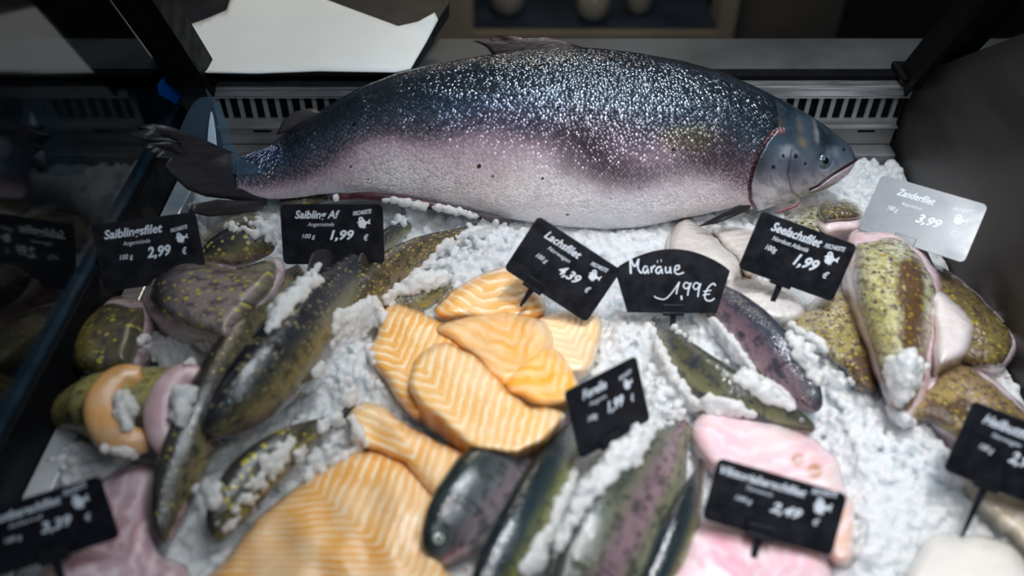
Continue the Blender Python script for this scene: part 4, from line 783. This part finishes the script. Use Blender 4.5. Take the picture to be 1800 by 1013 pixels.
roll('rolled char fillet with a thick orange C-shaped rim and pointed end', [(92, 738, .014), (120, 725, .02), (165, 712, .027), (210, 712, .03), (245, 716, .03)], ([0, .06, .2, .55, 1], [5, 17, 34, 62, 70]), [(250, 662, .050), (215, 668, .052), (190, 692, .052), (182, 722, .050), (192, 755, .046), (220, 775, .042), (262, 776, .038)], 0.0118, (0.74, 0.40, 0.14), .04)
roll('rolled char fillet with a pale pink rim, touching the slender olive char', [(225, 700, .02), (250, 702, .026), (290, 708, .030), (330, 716, .030)], ([0, .2, .6, 1], [40, 62, 68, 62]), [(352, 662, .052), (322, 664, .054), (298, 690, .054), (284, 730, .050), (290, 770, .044), (312, 800, .036)], 0.0105, (0.60, 0.40, 0.42), .04)

# ------------------------------------------------------------------ price cards
def txt2d(s, shear=0.0, off=0.0, sp=1.0):
    cu = bpy.data.curves.new('t', 'FONT'); cu.body = s; cu.size = 1; cu.shear = shear; cu.offset = off; cu.space_character = sp; cu.resolution_u = 3; cu.fill_mode = 'FRONT'
    o = bpy.data.objects.new('t', cu); C.objects.link(o); dg = bpy.context.evaluated_depsgraph_get(); dg.update()
    me = bpy.data.meshes.new_from_object(o.evaluated_get(dg)); V = np.array([tuple(v.co)[:2] for v in me.vertices]); Fc = [tuple(p.vertices) for p in me.polygons]
    C.objects.unlink(o); bpy.data.objects.remove(o); bpy.data.curves.remove(cu); bpy.data.meshes.remove(me); return V, Fc
FISHLOGO = [(0, .52), (.10, .60), (.16, .70), (.12, .82), (.24, .98), (.42, .96), (.52, .80), (.62, .66), (.74, .60), (.84, .66), (.92, .82), (1.0, .78), (.94, .60), (1.0, .40), (.90, .42), (.80, .48), (.70, .42), (.62, .26), (.66, .10), (.54, .18), (.50, .02), (.40, .14), (.28, .10), (.14, .22), (.10, .36), (.16, .46)]
def stroke(P, w_):
    P = catmull(P, max(8, len(P)*6)); T = np.gradient(P, axis=0); T /= (np.linalg.norm(T, axis=1)[:, None]+1e-9); Nn = np.stack([-T[:, 1], T[:, 0]], 1)*w_/2
    V = np.vstack([P+Nn, P-Nn]); n = len(P); return V, [(i, n+i, n+i+1, i+1) for i in range(n-1)]
def card(label, quad, zc, n, items=(), strokes=(), arch=False, mat='card', clipu=0.5, spikelen=0.03, logo=None, cut=False):
    q = np.array(quad, float); c = q.mean(0); n = np.array(n, float); n /= np.linalg.norm(n)
    P0 = at(c[0], c[1], zc); K = onplane(q[:, 0], q[:, 1], P0, n)
    TL, TR, BR, BL = K; ex = ((TR-TL)+(BR-BL)); ex /= np.linalg.norm(ex); ey = ((TL-BL)+(TR-BR)); ey -= ex*(ey@ex); ey /= np.linalg.norm(ey); nn = np.cross(ex, ey)
    W_ = (np.linalg.norm(TR-TL)+np.linalg.norm(BR-BL))/2; H_ = ((TL-BL)@ey+(TR-BR)@ey)/2; org = K.mean(0)-ex*W_/2-ey*H_/2
    def w3(uv, h): uv = np.asarray(uv, float); return org+uv[:, :1]*ex*W_+uv[:, 1:2]*ey*H_+nn*h
    base = org+ex*W_*clipu
    foot = base-ey*spikelen
    r = thing('price_card', label, 'price card', foot, 'price cards stuck in the ice')
    if arch:
        a = np.linspace(0, 1, 24); top = np.stack([a*1.0, 0.68+0.34*np.sin(a*PI)**0.8], 1)[::-1]; outl = np.vstack([[(0.12, 0), (0.90, 0.0)], top])
    else:
        rr = 0.05; asp = W_/H_; outl = []
        for (cx, cy, a0) in ((1-rr, rr*asp, -90), (1-rr, 1-rr*asp, 0), (rr, 1-rr*asp, 90), (rr, rr*asp, 180)):
            for k in range(6): a = math.radians(a0+18*k); outl.append((cx+rr*math.cos(a), cy+rr*asp*math.sin(a)))
    V, Fc = prism(w3(outl, -0.0004), w3(outl, 0.0004)); mesh('plate', V, Fc, M[mat], r, False)
    mb = MB()
    for (s, u0, v0, wd, ht, sh, off) in items:      # text, left, baseline, width, cap height (fractions of the card)
        V, Fc = txt2d(s, sh, off); mn, mxx = V.min(0), V.max(0)
        V = (V-[mn[0], 0])*[wd/(mxx[0]-mn[0]), ht/0.72]+[u0, v0]; mb.add(w3(V, 0.0006), Fc)
    for P, w_ in strokes:
        P = np.array(P, float); asp = W_/H_; V, Fc = stroke(P*[asp, 1], w_); V = V/[asp, 1]; mb.add(w3(V, 0.0006+0.00003*len(mb.F) % 0.0002), Fc)
    if mb.V: mesh('lettering', mb.V, mb.F, M['print'], r, False)
    if logo:
        u0, v0, s = logo; mb = MB(); L2 = np.array(FISHLOGO); asp = W_/H_
        P = np.stack([u0+L2[:, 0]*s, v0+L2[:, 1]*s*asp*.95], 1)
        mb.add(w3(P, 0.0006), [tuple(range(len(P)))[::-1]])
        V, Fc = txt2d('FISCHKISTE', 0.25, 0.02); mn, mxx = V.min(0), V.max(0); V = (V-[mn[0], 0])*[s*1.35/(mxx[0]-mn[0]), s*asp*.42]; V[:, 1] += V[:, 0]*0.28*asp*0.5
        V += [u0-s*.25, v0+s*asp*1.02]; mb.add(w3(V, 0.0006), Fc); mesh('fish_logo', mb.V, mb.F, M['print'], r, False)
        e = np.array([(u0+s*(.30+.05*math.cos(t)), v0+s*asp*(.76+.05*math.sin(t))) for t in np.linspace(0, 2*PI, 12, endpoint=False)]); V, Fc = prism(w3(e, .0006), w3(e, .0009)); mesh('logo_eye', V, Fc, M[mat], r, False)
    # clip and spike
    cw = 0.0075; A = lambda u, v, h: base+ex*u+ey*v+nn*h
    mb = MB()
    for (u0, u1, v0, v1, h0, h1) in ((-cw, cw, -0.002, 0.0005, -.002, .0022), (-cw, cw, 0, 0.006, 0.0005, 0.0019), (-cw, cw, 0, .006, -.0018, -.0005)):
        V, Fc = prism([A(u0, v0, h0), A(u1, v0, h0), A(u1, v0, h1), A(u0, v0, h1)], [A(u0, v1, h0), A(u1, v1, h0), A(u1, v1, h1), A(u0, v1, h1)]); mb.add(V, Fc)
    bevel(mesh('clip', mb.V, mb.F, M['clip'], r, False), 0.0003)
    sw = 0.0022; V, Fc = prism([A(-sw, -.002, -.0008), A(sw, -.002, -.0008), A(sw, -.002, .0008), A(-sw, -.002, .0008)], [A(-sw*.4, -spikelen, -.0004), A(sw*.4, -spikelen, -.0004), A(sw*.4, -spikelen, .0004), A(-sw*.4, -spikelen, .0004)])
    mesh('spike', V, Fc, M['clip'], r, False)
    return r
def std(title, sub, unit, price, tw=.5, th_=.13, tx=.10, sw=.26, sx=.26, pxx=.47, py=.42, pw=.24):
    return [(title, tx, .77, tw, th_, .32, .022), (sub, sx, .64, sw, .065, .3, .0), (unit, .20, .44, .13, .075, .3, .01), (price, pxx, py, pw, .155, .32, .03), ('€', .80, .40, .05, .10, .3, .02)]
LG = (.74, .585, .135)
card('dim tilted black card reading Saiblingsfilet 2,99 in the dark left corner', [(152, 397), (343, 372), (366, 488), (192, 512)], .062, (0.25, -0.85, 0.45), std('Saiblingsfilet', 'Angermünde', '100 g', '2,99', tw=.56, pxx=.46), logo=(.76, .56, .125), clipu=.6)
card('upright black card reading Saibling 1,99 standing square below the salmon tail end', [(491, 358), (672, 360), (677, 463), (499, 466)], .062, (0.05, -0.88, 0.45), std('Saibling Af', 'Angermünde', '100 g', '1,99', tw=.44, tx=.14), logo=LG, clipu=.56, spikelen=.026)
card('steeply tilted black card reading Lachsfilet 4,39 stuck in the salmon pieces', [(942, 380), (1093, 472), (1030, 570), (890, 472)], .062, (-0.05, -0.80, 0.55), std('Lachsfilet', 'Norwegen', '100 g', '4,39', tw=.42, tx=.16), logo=LG, clipu=.35, spikelen=.016)
MAR = [([(.13, .86), (.135, .75), (.14, .62)], .035), ([(.135, .86), (.17, .74), (.205, .86)], .03), ([(.205, .86), (.20, .72), (.225, .64), (.24, .65)], .028), ([(.285, .73), (.26, .74), (.245, .68), (.265, .63), (.285, .70), (.29, .64), (.30, .64)], .026), ([(.315, .74), (.32, .64)], .028), ([(.32, .70), (.34, .75), (.35, .74)], .026),
       ([(.405, .73), (.375, .73), (.355, .67), (.38, .63), (.405, .70), (.41, .64), (.42, .64)], .028), ([(.365, .82), (.372, .82)], .04), ([(.395, .835), (.402, .835)], .04), ([(.44, .74), (.445, .65), (.475, .66), (.48, .74)], .026), ([(.48, .74), (.485, .65), (.495, .64)], .026), ([(.52, .68), (.555, .71), (.555, .76), (.525, .74), (.52, .66), (.55, .62), (.60, .65)], .024),
       ([(.35, .27), (.37, .24), (.44, .22), (.50, .32), (.565, .50)], .02), ([(.565, .50), (.55, .40), (.54, .30)], .022), ([(.585, .28), (.59, .21)], .028), ([(.66, .46), (.62, .49), (.60, .43), (.63, .39), (.66, .46)], .022), ([(.665, .49), (.645, .36), (.64, .28)], .024), ([(.745, .45), (.71, .49), (.685, .43), (.71, .38), (.745, .45)], .022), ([(.75, .48), (.735, .36), (.73, .26)], .024),
       ([(.88, .44), (.86, .48), (.82, .42), (.79, .30), (.80, .22), (.84, .20), (.875, .24)], .024), ([(.775, .35), (.845, .37)], .02), ([(.77, .29), (.835, .31)], .02)]
card('black fan-shaped sign handwritten in chalk, reading Maräne 1,99 €', [(1076, 440), (1284, 440), (1280, 552), (1084, 548)], .050, (0.0, -0.82, 0.57), strokes=MAR, arch=True, clipu=.52, spikelen=.026)
card('tilted black card reading Seelachsfilet 1,99 over the white fillets', [(1340, 372), (1512, 432), (1458, 530), (1296, 470)], .066, (-0.05, -0.84, 0.50), [('Seelachsfilet', .15, .76, .52, .15, .32, .025), ('Nordost Atlantik', .20, .62, .38, .075, .3, .01), ('100g', .17, .44, .12, .09, .3, .015), ('1,99', .48, .37, .25, .19, .32, .035), ('€', .80, .32, .06, .11, .3, .02)], logo=(.74, .53, .15), clipu=.45, spikelen=.03)
card('shiny wet card reading Zanderfilet 3,99, reflecting the light beside the side wall', [(1549, 306), (1737, 362), (1694, 462), (1508, 404)], .070, (-0.31, -0.42, 0.855), [('Zanderfilet', .20, .74, .36, .12, .32, .02), ('Angermünde', .28, .60, .2, .06, .3, .0), ('100 g', .18, .46, .1, .075, .3, .01), ('3,99', .46, .40, .23, .15, .32, .03), ('€', .79, .36, .05, .09, .3, .02)], logo=(.76, .53, .135), clipu=.44, mat='cardshine', spikelen=.034)
card('small sideways-turned card reading Forelle 1,99 above the trout', [(1001, 682), (1128, 622), (1132, 742), (1010, 815)], .062, (0.55, -0.62, 0.50), std('Forelle', 'Angerm.', '100g', '1,99', tw=.33, tx=.2, sw=.24), logo=LG, clipu=.42, spikelen=.034)
card('large low card reading Viktoriabarschfilet 2,49 lying over the pink fillets', [(1266, 806), (1503, 872), (1448, 976), (1230, 910)], .050, (-0.05, -0.70, 0.68), std('Viktoriabarschfilet', 'Tansania', '100 g', '2,49', tw=.66, tx=.04, sw=.2), logo=(.77, .56, .14), clipu=.45, spikelen=.028)
card('cropped tilted card reading Heilbuttfilet at the outer right edge', [(1712, 708), (1905, 775), (1850, 905), (1656, 822)], .058, (-0.05, -0.75, 0.6), std('Heilbuttfilet', 'Norwegen', '100 g', '2,99', tw=.5, tx=.14), logo=LG, clipu=.38, spikelen=.032)
card('cropped dim card reading Rotbarschfilet 3,39 over the steel lip', [(-60, 906), (175, 838), (212, 942), (-20, 1022)], .052, (0.15, -0.72, 0.62), std('Rotbarschfilet', 'Island', '100 g', '3,39', tw=.52, tx=.16), logo=LG, clipu=.5, spikelen=.028)

# ------------------------------------------------------------------ crushed ice
bpy.context.view_layer.update()
BV = []
for o in NEWOBS:
    wm = np.array(o.matrix_world); me = o.data; n = len(me.vertices); v = np.zeros(n*3); me.vertices.foreach_get('co', v); v = v.reshape(-1, 3)+wm[:3, 3]
    BV.append((v, [tuple(p.vertices) for p in me.polygons]))
allV = np.vstack([b2[0] for b2 in BV]); offs = np.cumsum([0]+[len(b2[0]) for b2 in BV]); allF = [tuple(i+int(of) for i in f) for b2, of in zip(BV, offs) for f in b2[1]]
bvh = BVHTree.FromPolygons([Vector(p) for p in allV], allF)
def bedz(x, y):
    return 0.003+0.0025*np.sin(x*31+1)*np.sin(y*27)+0.0012*snoise(x*1000, y*1000, 0.12, 9)+0.014*smoothstep(0.50, 0.60, y)*0.6
gx = np.linspace(-0.276, 0.350, 210); gy = np.linspace(0.20, 0.655, 160)
GX, GY = np.meshgrid(gx, gy); bx, by_ = GX.ravel(), GY.ravel()
zz = bedz(bx, by_)
# the bed stops short of the steel lip at the lower left
hole = smoothstep(0.0, 0.03, -0.235-bx)*smoothstep(0.47, 0.42, by_); zz = zz*(1-hole)-0.0215*hole
top_ = np.stack([bx, by_, zz], 1); bot_ = top_.copy(); bot_[:, 2] = -0.0218-0.006*(1-hole)*0; bot_[:, 2] = np.minimum(bot_[:, 2], zz-0.0015)
V = [np.vstack([top_, bot_])]; nx = len(gx); ny = len(gy); nt_ = nx*ny
FI = [[j*nx+i, j*nx+i+1, (j+1)*nx+i+1, (j+1)*nx+i] for j in range(ny-1) for i in range(nx-1)]; FI += [[q+nt_ for q in f][::-1] for f in FI]
rim_ = [i for i in range(nx)]+[j*nx+nx-1 for j in range(1, ny)]+[(ny-1)*nx+i for i in range(nx-2, -1, -1)]+[j*nx for j in range(ny-2, 0, -1)]
FI += [[rim_[k], rim_[k]+nt_, rim_[(k+1) % len(rim_)]+nt_, rim_[(k+1) % len(rim_)]] for k in range(len(rim_))]
# unit chunk shapes
bm = bmesh.new(); bmesh.ops.create_icosphere(bm, subdivisions=1, radius=1); ico = np.array([tuple(v.co) for v in bm.verts]); icf = np.array([[v.index for v in f.verts] for f in bm.faces]); bm.free()
bm = bmesh.new(); bmesh.ops.create_icosphere(bm, subdivisions=2, radius=1); ico2 = np.array([tuple(v.co) for v in bm.verts]); icf2 = np.array([[v.index for v in f.verts] for f in bm.faces]); bm.free()
shapes = []
for k in range(14):
    r_ = np.random.default_rng(k+50); P = ico*1.0
    for _ in range(9):      # shave facets off
        nrm = r_.normal(size=3); nrm /= np.linalg.norm(nrm); d = r_.uniform(0.5, 0.85); h = P@nrm; P = P-np.where(h > d, h-d, 0)[:, None]*nrm
    shapes.append(P*r_.uniform(0.75, 1.25, 3))
# positions: whole bed
px_, py_, pz_, ps_ = [], [], [], []
def addc(p, s): px_.append(p)
CH_P, CH_S = [], []
nb = 15000
xx = RNG.uniform(-0.272, 0.346, nb); yy = RNG.uniform(0.20, 0.652, nb)
hl = smoothstep(0.0, 0.03, -0.235-xx)*smoothstep(0.47, 0.42, yy); keep = RNG.random(nb) > hl
xx, yy = xx[keep], yy[keep]; ss = RNG.uniform(0.0020, 0.0062, len(xx)); zzz = bedz(xx, yy)+RNG.uniform(-0.001, 0.0035, len(xx))
CH_P.append(np.stack([xx, yy, zzz], 1)); CH_S.append(ss)
# loose ice lying on and between the fish: outlines of the drifts, amount, pile height
DR = [([(590, 560), (660, 530), (680, 560), (650, 610), (665, 660), (700, 720), (640, 705), (600, 720), (580, 690), (545, 700), (530, 690), (580, 620)], 520, .016),
      ([(745, 470), (780, 430), (850, 400), (920, 395), (940, 420), (890, 465), (820, 480), (770, 510), (700, 520), (690, 540), (670, 530)], 420, .014),
      ([(1140, 545), (1190, 540), (1260, 570), (1300, 620), (1330, 660), (1290, 650), (1230, 610), (1180, 580)], 330, .014),
      ([(1080, 560), (1140, 560), (1180, 650), (1230, 720), (1200, 740), (1140, 760), (1130, 640), (1050, 640)], 330, .012),
      ([(1310, 650), (1380, 690), (1400, 720), (1340, 705), (1290, 670)], 70, .007),
      ([(1010, 820), (1060, 800), (1110, 760), (1130, 780), (1060, 860), (1000, 930), (960, 1013), (910, 1013), (960, 930)], 420, .010),
      ([(1040, 780), (1110, 750), (1150, 760), (1120, 820), (1060, 830)], 130, .010),
      ([(1555, 640), (1600, 620), (1625, 650), (1600, 700), (1580, 715), (1555, 690)], 150, .012),
      ([(340, 860), (365, 845), (390, 855), (385, 890), (360, 905), (340, 885)], 34, .009),
      ([(505, 520), (535, 495), (560, 470), (570, 490), (540, 520), (500, 560), (470, 590), (480, 540)], 120, .012),
      ([(460, 800), (520, 770), (560, 790), (520, 850), (470, 880), (430, 930), (390, 940), (420, 880)], 40, .006),
      ([(560, 740), (620, 730), (650, 790), (600, 810), (540, 850), (530, 820), (560, 780)], 90, .010),
      ([(240, 600), (290, 590), (330, 610), (380, 600), (350, 640), (280, 645)], 90, .012),
      ([(205, 700), (230, 690), (240, 730), (225, 760), (208, 735)], 40, .014), ([(305, 700), (335, 680), (345, 700), (320, 760), (305, 740)], 40, .012),
      ([(1380, 570), (1440, 600), (1470, 650), (1520, 690), (1560, 720), (1600, 740), (1540, 760), (1460, 700), (1400, 640)], 420, .010),
      ([(1440, 740), (1560, 720), (1640, 770), (1690, 850), (1640, 900), (1560, 900), (1500, 860)], 600, .014),
      ([(1500, 860), (1680, 860), (1720, 930), (1620, 940), (1560, 1013), (1500, 1000)], 400, .010),
      ([(90, 820), (130, 785), (180, 790), (250, 800), (200, 830), (130, 870), (85, 860)], 140, .014),
      ([(870, 395), (960, 400), (1080, 410), (1180, 395), (1170, 440), (1090, 450), (960, 420)], 260, .008),
      ([(580, 350), (700, 355), (800, 372), (880, 395), (800, 400), (690, 395), (640, 372)], 220, .010),
      ([(1215, 715), (1250, 700), (1300, 715), (1330, 735), (1260, 730)], 60, .006),
      ([(370, 400), (480, 375), (490, 440), (430, 410)], 40, .006)]
for poly, cnt, ph in DR:
    P = np.array(poly, float); mn, mxx = P.min(0), P.max(0); pts = RNG.uniform(mn, mxx, (cnt*4, 2)); pts = pts[inside(pts[:, 0], pts[:, 1], P)][:cnt*2]
    ed = seg_dist(pts[:, 0], pts[:, 1], np.vstack([P, P[:1]]))
    for (x, y), e in zip(pts, ed):
        d = rayd(x, y); hit = bvh.ray_cast(Vector(O3), Vector(d))
        g = at(x, y, 0.006)
        if hit[0] is not None and hit[0].z > 0.006: g = np.array(hit[0])
        s = RNG.uniform(0.0020, 0.0046); h = RNG.random()*ph*min(1, e/18)
        CH_P.append(np.array([[g[0], g[1], g[2]+s*0.35+h]])); CH_S.append(np.array([s]))
        # fill below so that a pile has a body
        if h > 0.004: CH_P.append(np.array([[g[0], g[1], g[2]+h*0.4]])); CH_S.append(np.array([s*1.3]))
CP_ = np.vstack(CH_P); CS_ = np.concatenate(CH_S); vo = len(V[0]); allv = [V[0]]; allf = []
cell = {}
sh = RNG.integers(0, len(shapes), len(CP_)); base_ = vo
for k in range(len(shapes)):
    idx = np.where(sh == k)[0]
    if not len(idx): continue
    q = RNG.normal(size=(len(idx), 4)); q /= np.linalg.norm(q, axis=1)[:, None]; a_, b2, c2, d2 = q.T
    R = np.stack([np.stack([1-2*(c2*c2+d2*d2), 2*(b2*c2-a_*d2), 2*(b2*d2+a_*c2)], -1), np.stack([2*(b2*c2+a_*d2), 1-2*(b2*b2+d2*d2), 2*(c2*d2-a_*b2)], -1), np.stack([2*(b2*d2-a_*c2), 2*(c2*d2+a_*b2), 1-2*(b2*b2+c2*c2)], -1)], -2)
    Vk = np.einsum('nij,vj->nvi', R, shapes[k])*CS_[idx][:, None, None]+CP_[idx][:, None]
    m_ = shapes[k].shape[0]; allv.append(Vk.reshape(-1, 3)); allf.append((icf[None]+(np.arange(len(idx))*m_)[:, None, None]+base_).reshape(-1, 3)); base_ += len(idx)*m_
AV = np.vstack(allv); TF = np.vstack(allf); Q = np.array(FI)
me = bpy.data.meshes.new('crushed_ice'); me.vertices.add(len(AV)); me.vertices.foreach_set('co', AV.ravel())
nl = Q.size+TF.size; me.loops.add(nl); me.loops.foreach_set('vertex_index', np.r_[Q.ravel(), TF.ravel()].astype(np.int32))
me.polygons.add(len(Q)+len(TF)); me.polygons.foreach_set('loop_start', np.r_[np.arange(len(Q))*4, Q.size+np.arange(len(TF))*3].astype(np.int32))
me.update(calc_edges=True); me.validate(); me.materials.append(M['ice'])
ic = bpy.data.objects.new('crushed_ice', me); C.objects.link(ic)
rm = ic.modifiers.new('fuse', 'REMESH'); rm.mode = 'VOXEL'; rm.voxel_size = 0.0009; rm.use_smooth_shade = True
dg = bpy.context.evaluated_depsgraph_get(); dg.update(); me2 = bpy.data.meshes.new_from_object(ic.evaluated_get(dg)); ic.modifiers.clear(); ic.data = me2; bpy.data.meshes.remove(me)
me2.name = 'crushed_ice'; me2.materials.clear(); me2.materials.append(M['ice']); me2.polygons.foreach_set('use_smooth', [True]*len(me2.polygons)); print('ICE', len(me2.polygons))
tag(ic, 'white crushed ice heaped under and over the fish', 'ice', None, 'stuff')
